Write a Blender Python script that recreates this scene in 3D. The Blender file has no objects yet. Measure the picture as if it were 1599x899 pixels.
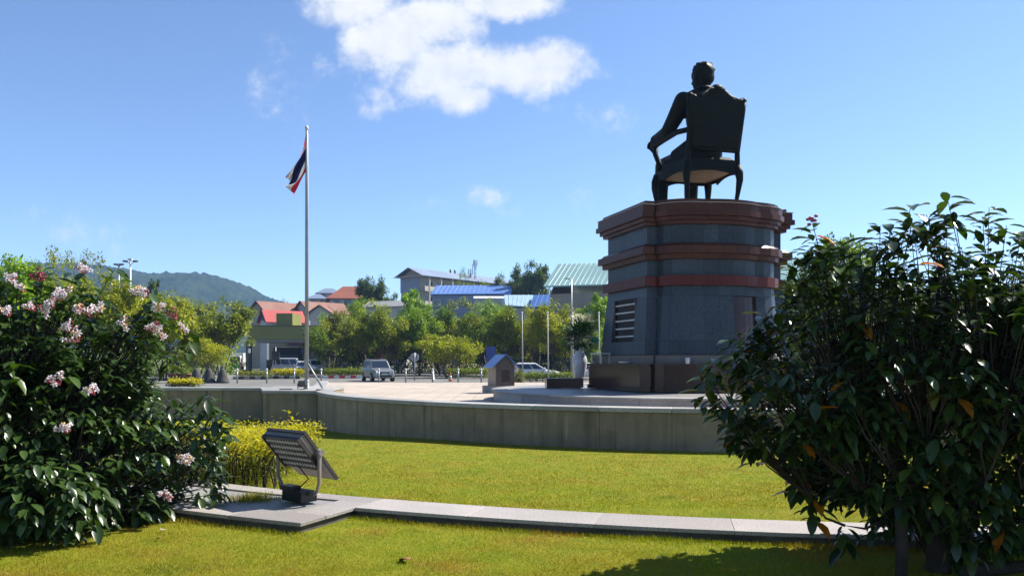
import bpy, bmesh, math, random
import numpy as np
from mathutils import Vector, Matrix, Euler, noise as mnoise

S = bpy.context.scene
R = math.radians
random.seed(7)
rng = np.random.default_rng(11)

# ------------------------------------------------------------------ camera
F = 1255.0           # focal length in photograph pixels (1599 wide)
HZ = 560.0           # horizon row
EYE = 1.6
cam = bpy.data.cameras.new("camera")
cam.sensor_width = 36.0
cam.lens = F / 1599.0 * 36.0
cam.shift_y = (HZ - 449.5) / 1599.0
cam.clip_start = 0.1
cam.clip_end = 6000
camo = bpy.data.objects.new("camera", cam)
S.collection.objects.link(camo)
camo.location = (0, 0, EYE)
camo.rotation_euler = (R(90), 0, 0)
S.camera = camo

# ------------------------------------------------------------------ light
SUN_AZ = 64.0        # degrees to the right of the view direction
SUN_EL = 47.0
sun = bpy.data.lights.new("sun", 'SUN')
sun.energy = 5.0
sun.angle = R(0.5)
sun.color = (1.0, 0.95, 0.86)
suno = bpy.data.objects.new("sun", sun)
S.collection.objects.link(suno)
sd = Vector((math.sin(R(SUN_AZ)) * math.cos(R(SUN_EL)), math.cos(R(SUN_AZ)) * math.cos(R(SUN_EL)), math.sin(R(SUN_EL))))
suno.rotation_euler = sd.to_track_quat('Z', 'Y').to_euler()
suno.location = sd * 50

S.view_settings.view_transform = 'Standard'
S.view_settings.look = 'None'
S.view_settings.exposure = 1.2
S.view_settings.gamma = 1.0
S.view_settings.use_curve_mapping = False

W = bpy.data.worlds.new("World")
S.world = W
W.use_nodes = True
wt = W.node_tree
wt.nodes.clear()


def nd(t, kind, **kw):
    n = t.nodes.new(kind)
    for k, v in kw.items():
        if k.startswith('i_'):
            key = k[2:]
            key = int(key) if key.isdigit() else key
            n.inputs[key].default_value = v
        else:
            setattr(n, k, v)
    return n


def mth(t, op, a, b=None, c=None, clamp=False):
    n = t.nodes.new('ShaderNodeMath')
    n.operation = op
    n.use_clamp = clamp
    for i, v in enumerate((a, b, c)):
        if v is None:
            continue
        if isinstance(v, (int, float)):
            n.inputs[i].default_value = v
        else:
            t.links.new(v, n.inputs[i])
    return n.outputs[0]


SKY_STR = 0.09
sky = nd(wt, 'ShaderNodeTexSky', sky_type='NISHITA', sun_disc=False)
sky.sun_elevation = R(SUN_EL)
sky.sun_rotation = R(SUN_AZ)
sky.altitude = 2300
sky.air_density = 1.0
sky.dust_density = 1.0
sky.ozone_density = 4.5
tc = nd(wt, 'ShaderNodeTexCoord')
sep = nd(wt, 'ShaderNodeSeparateXYZ')
wt.links.new(tc.outputs['Generated'], sep.inputs[0])
ymax = mth(wt, 'MAXIMUM', sep.outputs[1], 0.05)
gx = mth(wt, 'DIVIDE', sep.outputs[0], ymax)
gz = mth(wt, 'DIVIDE', sep.outputs[2], ymax)
comb = nd(wt, 'ShaderNodeCombineXYZ')
wt.links.new(gx, comb.inputs[0])
wt.links.new(gz, comb.inputs[1])
nz = nd(wt, 'ShaderNodeTexNoise', i_Scale=9.0, i_Detail=7.0, i_Roughness=0.62)
wt.links.new(comb.outputs[0], nz.inputs['Vector'])
nz2 = nd(wt, 'ShaderNodeTexNoise', i_Scale=26.0, i_Detail=4.0, i_Roughness=0.6)
wt.links.new(comb.outputs[0], nz2.inputs['Vector'])
CLOUDS = [  # centre and radius of each cloud billow, in tangent units of the view direction
    (555, 5, 85, 45, 1.0), (612, 62, 85, 62, 1.0), (700, 112, 105, 62, 1.0), (800, 112, 130, 45, 1.0), (866, 100, 66, 46, 1.0),
    (680, 35, 85, 50, 1.0), (790, 8, 105, 28, 1.0), (722, 150, 70, 30, .9), (757, 308, 38, 16, .42), (440, 132, 30, 34, .09),
    (580, 158, 36, 16, .16), (932, 313, 40, 11, .08), (700, 325, 40, 9, .08), (125, 365, 40, 10, .07), (925, 176, 30, 14, .10)]
field = None
for (px, py, rx, ry, a) in CLOUDS:
    dx = mth(wt, 'MULTIPLY_ADD', gx, F / rx, -(px - 800) / rx)
    dz = mth(wt, 'MULTIPLY_ADD', gz, F / ry, -(HZ - py) / ry)
    d2 = mth(wt, 'ADD', mth(wt, 'MULTIPLY', dx, dx), mth(wt, 'MULTIPLY', dz, dz))
    v = mth(wt, 'MULTIPLY', mth(wt, 'SUBTRACT', 1.0, mth(wt, 'SQRT', d2)), 1.0)
    v = mth(wt, 'MINIMUM', v, a)
    v = mth(wt, 'MULTIPLY', v, a)
    field = v if field is None else mth(wt, 'MAXIMUM', field, v)
fb = mth(wt, 'SUBTRACT', nz.outputs['Fac'], 0.5)
fb2 = mth(wt, 'SUBTRACT', nz2.outputs['Fac'], 0.5)
dens = mth(wt, 'ADD', field, mth(wt, 'MULTIPLY', fb, 1.15))
nz3 = nd(wt, 'ShaderNodeTexNoise', i_Scale=75.0, i_Detail=4.0, i_Roughness=0.65)
wt.links.new(comb.outputs[0], nz3.inputs['Vector'])
dens = mth(wt, 'ADD', dens, mth(wt, 'MULTIPLY', fb2, 0.85))
dens = mth(wt, 'ADD', dens, mth(wt, 'MULTIPLY', mth(wt, 'SUBTRACT', nz3.outputs['Fac'], 0.5), 0.35))
mr = nd(wt, 'ShaderNodeMapRange', interpolation_type='SMOOTHSTEP')
mr.inputs['From Min'].default_value = -0.12
mr.inputs['From Max'].default_value = 0.58
wt.links.new(dens, mr.inputs['Value'])
front = mth(wt, 'GREATER_THAN', sep.outputs[1], 0.06)
near = mth(wt, 'GREATER_THAN', field, -0.45)
cm = mth(wt, 'MULTIPLY', mth(wt, 'MULTIPLY', mr.outputs[0], front), near)
cm = mth(wt, 'MULTIPLY', cm, 0.97)
ccol = nd(wt, 'ShaderNodeMixRGB')
ccol.inputs[1].default_value = (3.7, 3.95, 4.4, 1)
ccol.inputs[2].default_value = (5.3, 5.35, 5.45, 1)
cshade = nd(wt, 'ShaderNodeMapRange')
cshade.inputs['From Min'].default_value = 0.15
cshade.inputs['From Max'].default_value = 0.75
wt.links.new(mth(wt, 'ADD', mth(wt, 'MULTIPLY', nz2.outputs['Fac'], .8), mth(wt, 'MULTIPLY', fb, 0.8)), cshade.inputs['Value'])
wt.links.new(cshade.outputs[0], ccol.inputs[0])
mixc = nd(wt, 'ShaderNodeMixRGB')
wt.links.new(cm, mixc.inputs[0])
wt.links.new(sky.outputs[0], mixc.inputs[1])
wt.links.new(ccol.outputs[0], mixc.inputs[2])
bg = nd(wt, 'ShaderNodeBackground', i_Strength=SKY_STR)
wt.links.new(mixc.outputs[0], bg.inputs['Color'])
wo = nd(wt, 'ShaderNodeOutputWorld')
wt.links.new(bg.outputs[0], wo.inputs['Surface'])

HAZE = 0.00023

# ------------------------------------------------------------------ helpers
COL = S.collection


def P(x, y, D):
    """a photograph pixel at depth D -> a point of the place"""
    return Vector(((x - 800) * D / F, D, EYE + (HZ - y) * D / F))


def tag(o, label=None, cat=None, group=None, kind=None):
    if label: o['label'] = label
    if cat: o['category'] = cat
    if group: o['group'] = group
    if kind: o['kind'] = kind
    return o


def thing(name, label, cat, loc=(0, 0, 0), rz=0.0, group=None):
    o = bpy.data.objects.new(name, None)
    o.empty_display_size = 0.2
    COL.objects.link(o)
    o.location = loc
    o.rotation_euler = (0, 0, rz)
    return tag(o, label, cat, group)


def link(name, me, parent=None, loc=None, rot=None):
    o = bpy.data.objects.new(name, me)
    COL.objects.link(o)
    if parent: o.parent = parent
    if loc is not None: o.location = loc
    if rot is not None: o.rotation_euler = rot
    return o


def copy_tree(o, parent=None):
    c = o.copy()
    COL.objects.link(c)
    c.parent = parent
    for ch in list(o.children):
        copy_tree(ch, c)
    return c


class MB:
    """collects shapes and builds them as one mesh object"""
    def __init__(self):
        self.v = []; self.f = []; self.m = []; self.sm = []

    def add(self, vs, fs, mi=0, smooth=False):
        b = len(self.v)
        self.v += [tuple(p) for p in vs]
        for f in fs:
            self.f.append(tuple(i + b for i in f)); self.m.append(mi); self.sm.append(smooth)
        return self

    def box(self, c, s, rz=0.0, mi=0, taper=1.0, M=None):
        hx, hy, hz = s[0] / 2, s[1] / 2, s[2] / 2
        pts = []
        for z, k in ((-hz, 1.0), (hz, taper)):
            for x, y in ((-hx, -hy), (hx, -hy), (hx, hy), (-hx, hy)):
                p = Vector((x * k, y * k, z))
                if M is not None: p = M @ p
                elif rz: p = Matrix.Rotation(rz, 3, 'Z') @ p
                pts.append(p + Vector(c))
        return self.add(pts, [(3, 2, 1, 0), (4, 5, 6, 7), (0, 1, 5, 4), (1, 2, 6, 5), (2, 3, 7, 6), (3, 0, 4, 7)], mi)

    def prism(self, poly, z0, z1, mi=0, poly2=None):
        n = len(poly); p2 = poly2 or poly
        vs = [(p[0], p[1], z0) for p in poly] + [(p[0], p[1], z1) for p in p2]
        fs = [tuple(range(n - 1, -1, -1)), tuple(range(n, 2 * n))]
        fs += [(i, (i + 1) % n, n + (i + 1) % n, n + i) for i in range(n)]
        return self.add(vs, fs, mi)

    def tube(self, pts, rad, n=6, mi=0, cap=True, smooth=True, flat=1.0):
        pts = [Vector(p) for p in pts]
        if isinstance(rad, (int, float)): rad = [rad] * len(pts)
        vs = []; up = None
        for i, p in enumerate(pts):
            a = pts[max(i - 1, 0)]; b = pts[min(i + 1, len(pts) - 1)]
            t = (b - a).normalized() if (b - a).length > 1e-9 else Vector((0, 0, 1))
            if up is None:
                up = Vector((1, 0, 0)) if abs(t.x) < 0.9 else Vector((0, 1, 0))
            s = t.cross(up).normalized(); up = s.cross(t).normalized()
            for k in range(n):
                q = 2 * math.pi * k / n
                vs.append(p + (s * math.cos(q) + up * math.sin(q) * flat) * rad[i])
        fs = []
        for i in range(len(pts) - 1):
            for k in range(n):
                fs.append((i * n + k, i * n + (k + 1) % n, (i + 1) * n + (k + 1) % n, (i + 1) * n + k))
        self.add(vs, fs, mi, smooth)
        if cap:
            b = len(self.v) - len(vs)
            self.f.append(tuple(b + k for k in range(n - 1, -1, -1))); self.m.append(mi); self.sm.append(False)
            self.f.append(tuple(b + (len(pts) - 1) * n + k for k in range(n))); self.m.append(mi); self.sm.append(False)
        return self

    def lathe(self, prof, n=16, c=(0, 0, 0), mi=0, smooth=True):
        vs = []
        for (r, z) in prof:
            for k in range(n):
                q = 2 * math.pi * k / n
                vs.append((c[0] + r * math.cos(q), c[1] + r * math.sin(q), c[2] + z))
        fs = []
        for i in range(len(prof) - 1):
            for k in range(n):
                fs.append((i * n + k, i * n + (k + 1) % n, (i + 1) * n + (k + 1) % n, (i + 1) * n + k))
        fs.append(tuple(range(n - 1, -1, -1)))
        fs.append(tuple((len(prof) - 1) * n + k for k in range(n)))
        return self.add(vs, fs, mi, smooth)

    def ball(self, c, r, nu=12, nv=8, mi=0, M=None):
        if isinstance(r, (int, float)): r = (r, r, r)
        vs = []; fs = []
        for j in range(1, nv):
            th = math.pi * j / nv
            for k in range(nu):
                q = 2 * math.pi * k / nu
                p = Vector((r[0] * math.sin(th) * math.cos(q), r[1] * math.sin(th) * math.sin(q), r[2] * math.cos(th)))
                if M is not None: p = M @ p
                vs.append(p + Vector(c))
        t = Vector((0, 0, r[2])); b = Vector((0, 0, -r[2]))
        if M is not None: t = M @ t; b = M @ b
        vs.append(t + Vector(c)); vs.append(b + Vector(c))
        T = len(vs) - 2; B = T + 1
        for j in range(nv - 2):
            for k in range(nu):
                fs.append((j * nu + k, (j + 1) * nu + k, (j + 1) * nu + (k + 1) % nu, j * nu + (k + 1) % nu))
        for k in range(nu):
            fs.append((T, k, (k + 1) % nu))
            fs.append((B, (nv - 2) * nu + (k + 1) % nu, (nv - 2) * nu + k))
        return self.add(vs, fs, mi, True)

    def cap(self, a, b, ra, rb):
        """a limb segment: two balls and the taper between them"""
        a = Vector(a); b = Vector(b)
        self.ball(a, ra, 12, 8); self.ball(b, rb, 12, 8)
        self.tube([a, b], [ra, rb], 12)
        return self

    def mesh(self, name, mats):
        me = bpy.data.meshes.new(name)
        me.from_pydata(self.v, [], self.f)
        if not isinstance(mats, (list, tuple)): mats = [mats]
        for m in mats: me.materials.append(m)
        me.polygons.foreach_set('material_index', self.m)
        me.polygons.foreach_set('use_smooth', self.sm)
        me.update()
        return me

    def build(self, name, mats, parent=None, loc=None, rz=None, bevel=0.0):
        o = link(name, self.mesh(name, mats), parent, loc, (0, 0, rz) if rz is not None else None)
        if bevel:
            b = o.modifiers.new('bevel', 'BEVEL'); b.width = bevel; b.segments = 2; b.limit_method = 'ANGLE'; b.angle_limit = R(35)
        return o


def bake(o):
    """apply the modifiers of o into its mesh"""
    dg = bpy.context.evaluated_depsgraph_get()
    dg.update()
    me = bpy.data.meshes.new_from_object(o.evaluated_get(dg))
    o.modifiers.clear()
    o.data = me
    return o


def fuse(mb, name, mat, parent, voxel, smooth=4):
    """joins overlapping shapes into one continuous skin"""
    o = mb.build(name, mat, parent)
    r = o.modifiers.new('remesh', 'REMESH'); r.mode = 'VOXEL'; r.voxel_size = voxel; r.use_smooth_shade = True
    s = o.modifiers.new('smooth', 'SMOOTH'); s.iterations = smooth; s.factor = 0.5
    return bake(o)


# ------------------------------------------------------------------ materials
KA = 0.72


def tone(c, k):
    return tuple(v * k for v in c)


def mat(name, col, rough=0.7, col2=None, scale=4.0, bump=0.0, bscale=None, metal=0.0, spec=0.5, detail=5.0, spread=(0.35, 0.65), coord='Object', obj_tint=False, alpha=None):
    col = tone(col, KA); col2 = tone(col2, KA) if col2 else None
    m = bpy.data.materials.new(name)
    m.use_nodes = True
    t = m.node_tree
    b = t.nodes['Principled BSDF']
    b.inputs['Roughness'].default_value = rough
    b.inputs['Metallic'].default_value = metal
    b.inputs['Specular IOR Level'].default_value = spec
    b.inputs['Base Color'].default_value = (*col, 1)
    c = nd(t, 'ShaderNodeTexCoord')
    last = None
    if col2 is not None:
        n = nd(t, 'ShaderNodeTexNoise', i_Scale=scale, i_Detail=detail, i_Roughness=0.6)
        t.links.new(c.outputs[coord], n.inputs['Vector'])
        r = nd(t, 'ShaderNodeValToRGB')
        r.color_ramp.elements[0].position = spread[0]; r.color_ramp.elements[1].position = spread[1]
        r.color_ramp.elements[0].color = (*col, 1); r.color_ramp.elements[1].color = (*col2, 1)
        t.links.new(n.outputs['Fac'], r.inputs[0])
        last = r.outputs[0]
    if obj_tint:
        oi = nd(t, 'ShaderNodeObjectInfo')
        mv = nd(t, 'ShaderNodeMapRange'); mv.inputs['To Min'].default_value = 0.72; mv.inputs['To Max'].default_value = 1.25
        t.links.new(oi.outputs['Random'], mv.inputs['Value'])
        vm = nd(t, 'ShaderNodeVectorMath', operation='SCALE')
        if last is not None: t.links.new(last, vm.inputs[0])
        else: vm.inputs[0].default_value = col
        t.links.new(mv.outputs[0], vm.inputs['Scale'])
        last = vm.outputs[0]
    if last is not None: t.links.new(last, b.inputs['Base Color'])
    if bump:
        n2 = nd(t, 'ShaderNodeTexNoise', i_Scale=bscale or scale * 4, i_Detail=4.0)
        t.links.new(c.outputs[coord], n2.inputs['Vector'])
        bp = nd(t, 'ShaderNodeBump', i_Strength=bump)
        bp.inputs['Distance'].default_value = 0.02
        t.links.new(n2.outputs['Fac'], bp.inputs['Height'])
        t.links.new(bp.outputs[0], b.inputs['Normal'])
    return m


def leafmat(name, c1, c2, rough=0.4, trans=0.3, spec=0.5, tcol=None, patch=None, obj_col=False, rnd_from='attr'):
    """leaf: colour varies from leaf to leaf, light passes through the blade"""
    c1 = tone(c1, .8); c2 = tone(c2, .8); patch = [(tone(q[0], .8),) + q[1:] for q in patch] if patch else None
    m = bpy.data.materials.new(name)
    m.use_nodes = True
    t = m.node_tree
    b = t.nodes['Principled BSDF']
    out = t.nodes['Material Output']
    if rnd_from == 'attr':
        a = nd(t, 'ShaderNodeAttribute', attribute_name='rnd'); fac = a.outputs['Fac']
    else:
        a = nd(t, 'ShaderNodeObjectInfo'); fac = a.outputs['Random']
    mx = nd(t, 'ShaderNodeMixRGB')
    mx.inputs[1].default_value = (*c1, 1); mx.inputs[2].default_value = (*c2, 1)
    t.links.new(fac, mx.inputs[0])
    c = mx.outputs[0]
    if patch:
        tcn = nd(t, 'ShaderNodeTexCoord')
        for (pc, sc, lo, hi) in patch:
            n = nd(t, 'ShaderNodeTexNoise', i_Scale=sc, i_Detail=3.0)
            t.links.new(tcn.outputs['Object'], n.inputs['Vector'])
            mr_ = nd(t, 'ShaderNodeMapRange'); mr_.inputs['From Min'].default_value = lo; mr_.inputs['From Max'].default_value = hi
            t.links.new(n.outputs['Fac'], mr_.inputs['Value'])
            m2 = nd(t, 'ShaderNodeMixRGB'); m2.inputs[2].default_value = (*pc, 1)
            t.links.new(mr_.outputs[0], m2.inputs[0]); t.links.new(c, m2.inputs[1])
            c = m2.outputs[0]
    if obj_col:
        oi = nd(t, 'ShaderNodeObjectInfo')
        mm = nd(t, 'ShaderNodeMixRGB', blend_type='MULTIPLY'); mm.inputs[0].default_value = 1.0
        t.links.new(c, mm.inputs[1]); t.links.new(oi.outputs['Color'], mm.inputs[2])
        c = mm.outputs[0]
    t.links.new(c, b.inputs['Base Color'])
    b.inputs['Roughness'].default_value = rough
    b.inputs['Specular IOR Level'].default_value = spec
    tr = nd(t, 'ShaderNodeBsdfTranslucent')
    tm = nd(t, 'ShaderNodeMixRGB', blend_type='MULTIPLY'); tm.inputs[0].default_value = 1.0
    t.links.new(c, tm.inputs[1]); tm.inputs[2].default_value = (*(tcol or (1.5, 1.6, 0.5)), 1)
    t.links.new(tm.outputs[0], tr.inputs['Color'])
    ms = nd(t, 'ShaderNodeMixShader'); ms.inputs[0].default_value = trans
    t.links.new(b.outputs[0], ms.inputs[1]); t.links.new(tr.outputs[0], ms.inputs[2])
    t.links.new(ms.outputs[0], out.inputs['Surface'])
    return m


def speckled(name, base, dark, light, rough=0.45, scale=90.0, spec=0.5, big=None):
    """granite: fine grains of three colours"""
    base, dark, light = tone(base, .64), tone(dark, .64), tone(light, .64)
    m = bpy.data.materials.new(name)
    m.use_nodes = True
    t = m.node_tree
    b = t.nodes['Principled BSDF']
    b.inputs['Roughness'].default_value = rough
    b.inputs['Specular IOR Level'].default_value = spec
    c = nd(t, 'ShaderNodeTexCoord')
    n = nd(t, 'ShaderNodeTexNoise', i_Scale=scale, i_Detail=2.0, i_Roughness=0.7)
    t.links.new(c.outputs['Object'], n.inputs['Vector'])
    r = nd(t, 'ShaderNodeValToRGB')
    e = r.color_ramp.elements
    e[0].position = 0.36; e[0].color = (*dark, 1); e[1].position = 0.66; e[1].color = (*light, 1)
    k = e.new(0.5); k.color = (*base, 1)
    t.links.new(n.outputs['Fac'], r.inputs[0])
    n2 = nd(t, 'ShaderNodeTexNoise', i_Scale=1.3, i_Detail=5.0)
    t.links.new(c.outputs['Object'], n2.inputs['Vector'])
    mr_ = nd(t, 'ShaderNodeMapRange'); mr_.inputs['To Min'].default_value = 0.72; mr_.inputs['To Max'].default_value = 1.28
    t.links.new(n2.outputs['Fac'], mr_.inputs['Value'])
    oi = nd(t, 'ShaderNodeObjectInfo')
    mo = nd(t, 'ShaderNodeMapRange'); mo.inputs['To Min'].default_value = 0.8; mo.inputs['To Max'].default_value = 1.2
    t.links.new(oi.outputs['Random'], mo.inputs['Value'])
    s = mth(t, 'MULTIPLY', mr_.outputs[0], mo.outputs[0])
    vm = nd(t, 'ShaderNodeVectorMath', operation='SCALE')
    t.links.new(r.outputs[0], vm.inputs[0]); t.links.new(s, vm.inputs['Scale'])
    t.links.new(vm.outputs[0], b.inputs['Base Color'])
    return m


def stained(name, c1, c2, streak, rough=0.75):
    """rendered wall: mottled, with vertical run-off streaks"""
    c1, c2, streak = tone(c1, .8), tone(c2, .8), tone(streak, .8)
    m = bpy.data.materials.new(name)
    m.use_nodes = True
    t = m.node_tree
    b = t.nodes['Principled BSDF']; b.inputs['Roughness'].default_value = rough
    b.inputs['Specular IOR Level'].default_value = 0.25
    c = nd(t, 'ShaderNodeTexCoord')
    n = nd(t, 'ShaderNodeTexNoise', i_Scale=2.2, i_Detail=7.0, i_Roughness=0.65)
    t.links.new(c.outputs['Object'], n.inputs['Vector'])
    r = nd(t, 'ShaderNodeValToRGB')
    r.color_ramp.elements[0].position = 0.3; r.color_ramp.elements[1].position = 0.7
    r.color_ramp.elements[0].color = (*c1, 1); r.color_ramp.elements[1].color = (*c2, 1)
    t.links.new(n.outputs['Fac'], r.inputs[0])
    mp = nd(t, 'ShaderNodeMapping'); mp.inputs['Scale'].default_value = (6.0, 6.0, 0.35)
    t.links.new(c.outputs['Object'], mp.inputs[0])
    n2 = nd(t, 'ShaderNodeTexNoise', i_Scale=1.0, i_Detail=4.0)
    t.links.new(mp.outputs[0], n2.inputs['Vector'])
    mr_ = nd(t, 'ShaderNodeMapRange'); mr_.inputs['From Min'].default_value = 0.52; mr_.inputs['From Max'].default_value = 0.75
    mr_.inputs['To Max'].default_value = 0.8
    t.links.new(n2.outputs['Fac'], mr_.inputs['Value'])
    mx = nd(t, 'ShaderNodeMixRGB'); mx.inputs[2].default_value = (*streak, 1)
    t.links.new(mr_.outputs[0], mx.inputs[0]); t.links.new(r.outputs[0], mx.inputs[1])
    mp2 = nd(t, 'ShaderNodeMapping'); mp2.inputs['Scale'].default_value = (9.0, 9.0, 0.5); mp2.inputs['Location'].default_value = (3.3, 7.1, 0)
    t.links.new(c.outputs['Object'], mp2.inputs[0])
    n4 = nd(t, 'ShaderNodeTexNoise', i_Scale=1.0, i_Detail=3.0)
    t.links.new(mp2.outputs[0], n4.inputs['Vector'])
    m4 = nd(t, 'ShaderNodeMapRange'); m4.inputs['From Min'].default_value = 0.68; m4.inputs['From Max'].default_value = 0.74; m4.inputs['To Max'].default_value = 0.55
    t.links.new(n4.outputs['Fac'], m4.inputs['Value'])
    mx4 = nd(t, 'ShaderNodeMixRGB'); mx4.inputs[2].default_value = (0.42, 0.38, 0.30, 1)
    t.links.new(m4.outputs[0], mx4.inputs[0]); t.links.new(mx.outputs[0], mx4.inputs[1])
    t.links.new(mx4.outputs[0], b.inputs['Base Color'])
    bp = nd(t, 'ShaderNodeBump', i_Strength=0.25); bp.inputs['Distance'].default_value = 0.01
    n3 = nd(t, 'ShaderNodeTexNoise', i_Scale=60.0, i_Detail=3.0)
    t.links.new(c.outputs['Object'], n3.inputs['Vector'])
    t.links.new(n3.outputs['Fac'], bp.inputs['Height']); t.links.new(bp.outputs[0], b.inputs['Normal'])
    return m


M = {}
GP = [((0.34, 0.25, 0.02), 0.45, 0.42, 0.66), ((0.40, 0.19, 0.045), 1.1, 0.52, 0.74), ((0.06, 0.14, 0.012), 0.6, 0.60, 0.8)]
M['grass'] = leafmat('grass_blades', (0.22, 0.275, 0.010), (0.39, 0.405, 0.018), rough=0.55, trans=0.35, spec=0.2, tcol=(1.2, 1.2, 0.5), patch=GP)
M['lawn'] = mat('lawn_soil', (0.15, 0.19, 0.012), 0.9, (0.25, 0.24, 0.02), 3.0, bump=0.5, bscale=60, spec=0.1)
M['ground'] = mat('ground_earth', (0.13, 0.14, 0.05), 0.95, (0.2, 0.17, 0.1), 0.05, spec=0.1)
M['asphalt'] = mat('asphalt', (0.16, 0.155, 0.15), 0.9, (0.22, 0.215, 0.20), 0.35, bump=0.2, bscale=30, spec=0.25)
M['plaza'] = mat('plaza_paving', (0.47, 0.40, 0.335), 0.8, (0.57, 0.48, 0.40), 0.5, bump=0.1, bscale=30, spec=0.3, obj_tint=False)
_t = M['plaza'].node_tree
_b = _t.nodes['Principled BSDF']; _src = _b.inputs['Base Color'].links[0].from_socket
_c = nd(_t, 'ShaderNodeTexCoord')
_k = nd(_t, 'ShaderNodeTexBrick', i_Scale=1.0)
_k.offset = 0.0; _k.inputs['Mortar Size'].default_value = 0.012; _k.inputs['Brick Width'].default_value = 0.6; _k.inputs['Row Height'].default_value = 0.6
_k.inputs['Color1'].default_value = (1, 1, 1, 1); _k.inputs['Color2'].default_value = (.86, .85, .84, 1); _k.inputs['Mortar'].default_value = (.6, .57, .53, 1)
_t.links.new(_c.outputs['Object'], _k.inputs['Vector'])
_mm = nd(_t, 'ShaderNodeMixRGB', blend_type='MULTIPLY'); _mm.inputs[0].default_value = 1.0
_t.links.new(_src, _mm.inputs[1]); _t.links.new(_k.outputs['Color'], _mm.inputs[2]); _t.links.new(_mm.outputs[0], _b.inputs['Base Color'])
M['paving'] = speckled('granite_paving', (0.37, 0.36, 0.35), (0.22, 0.22, 0.21), (0.52, 0.50, 0.485), 0.5, 70)
M['coping'] = speckled('granite_coping', (0.42, 0.40, 0.37), (0.27, 0.26, 0.24), (0.56, 0.54, 0.50), 0.55, 60)
M['kerb'] = speckled('granite_kerb', (0.40, 0.355, 0.325), (0.22, 0.2, 0.18), (0.58, 0.53, 0.49), 0.6, 95)
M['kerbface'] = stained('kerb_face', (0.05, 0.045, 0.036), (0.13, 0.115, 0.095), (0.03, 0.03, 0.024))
M['wall'] = stained('terrace_wall', (0.205, 0.165, 0.105), (0.34, 0.275, 0.185), (0.105, 0.092, 0.056))
M['steel'] = mat('painted_steel', (0.32, 0.34, 0.34), 0.4, (0.42, 0.43, 0.42), 3.0, metal=0.3)
M['white'] = mat('white_paint', (0.78, 0.78, 0.76), 0.5, (0.66, 0.66, 0.63), 2.0)
M['cream'] = mat('cream_render', (0.62, 0.57, 0.46), 0.8, (0.5, 0.46, 0.38), 0.6)
M['black'] = mat('black_paint', (0.015, 0.015, 0.016), 0.45)
M['blackrough'] = mat('black_concrete', (0.035, 0.034, 0.03), 0.85, (0.07, 0.068, 0.06), 3.0)
M['bluegranite'] = speckled('blue_grey_granite', (0.058, 0.076, 0.10), (0.026, 0.036, 0.05), (0.115, 0.14, 0.175), 0.34, 45, spec=0.14)
M['redgranite'] = speckled('red_brown_granite', (0.10, 0.034, 0.018), (0.05, 0.018, 0.010), (0.17, 0.068, 0.038), 0.34, 45, spec=0.14)
M['redband'] = speckled('red_granite_band', (0.12, 0.024, 0.018), (0.075, 0.014, 0.012), (0.19, 0.05, 0.038), 0.34, 45, spec=0.14)
M['browngranite'] = speckled('brown_polished_granite', (0.060, 0.026, 0.018), (0.030, 0.013, 0.010), (0.11, 0.055, 0.04), 0.2, 50, spec=0.3)
M['polepaint'] = mat('aged_pole_paint', (0.62, 0.58, 0.52), 0.6, (0.5, 0.47, 0.42), 2.0)
M['joint'] = mat('mortar_core', (0.16, 0.15, 0.14), 0.9)
M['darkcore'] = mat('dark_hollow', (0.02, 0.02, 0.022), 0.9)
M['bronze'] = mat('dark_bronze', (0.006, 0.009, 0.0065), 0.55, (0.012, 0.015, 0.010), 3.0, metal=0.1, bump=0.1, bscale=14, spec=0.1)
M['bronzebounce'] = mat('bounce_lit_bronze', (0.50, 0.44, 0.33), 0.6, (0.36, 0.31, 0.22), 5.0, metal=0.0)  # paler bronze: sun bounced off the pedestal top is put into the colour
M['bark'] = mat('bark', (0.10, 0.075, 0.055), 0.9, (0.17, 0.13, 0.10), 6.0, bump=0.5, bscale=25, spec=0.15)
M['palebark'] = mat('pale_bark', (0.30, 0.27, 0.22), 0.9, (0.18, 0.15, 0.12), 3.0, spec=0.15)
M['darkbark'] = mat('dark_bark', (0.045, 0.035, 0.028), 0.9, (0.08, 0.06, 0.048), 8.0, spec=0.15)
M['leafL'] = leafmat('flower_bush_leaf', (0.016, 0.038, 0.010), (0.065, 0.115, 0.028), rough=0.3, trans=0.22, spec=0.5, tcol=(1.3, 1.6, 0.4))
M['leafLo'] = leafmat('flower_bush_leaf_single', (0.016, 0.038, 0.009), (0.070, 0.125, 0.026), rough=0.32, trans=0.24, spec=0.4, tcol=(1.3, 1.6, 0.4), rnd_from='obj')
M['leafR'] = leafmat('broad_bush_leaf', (0.009, 0.027, 0.006), (0.060, 0.105, 0.018), rough=0.3, trans=0.18, spec=0.45, tcol=(1.3, 1.5, 0.4))
M['leafRo'] = leafmat('broad_bush_leaf_single', (0.010, 0.030, 0.006), (0.085, 0.135, 0.022), rough=0.3, trans=0.18, spec=0.45, tcol=(1.3, 1.5, 0.4), rnd_from='obj')
M['leafgold'] = leafmat('withered_orange_leaf', (0.42, 0.11, 0.004), (0.50, 0.20, 0.008), rough=0.5, trans=0.35, spec=0.25, tcol=(1.3, 1.0, 0.3), rnd_from='obj')
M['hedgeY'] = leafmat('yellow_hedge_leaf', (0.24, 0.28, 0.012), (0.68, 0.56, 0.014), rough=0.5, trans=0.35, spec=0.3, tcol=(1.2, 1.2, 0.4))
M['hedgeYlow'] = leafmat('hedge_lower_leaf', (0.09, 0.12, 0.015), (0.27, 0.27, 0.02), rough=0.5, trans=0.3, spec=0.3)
M['hedgeG'] = leafmat('clipped_hedge_leaf', (0.08, 0.13, 0.015), (0.24, 0.27, 0.03), rough=0.5, trans=0.3, spec=0.3)
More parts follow.
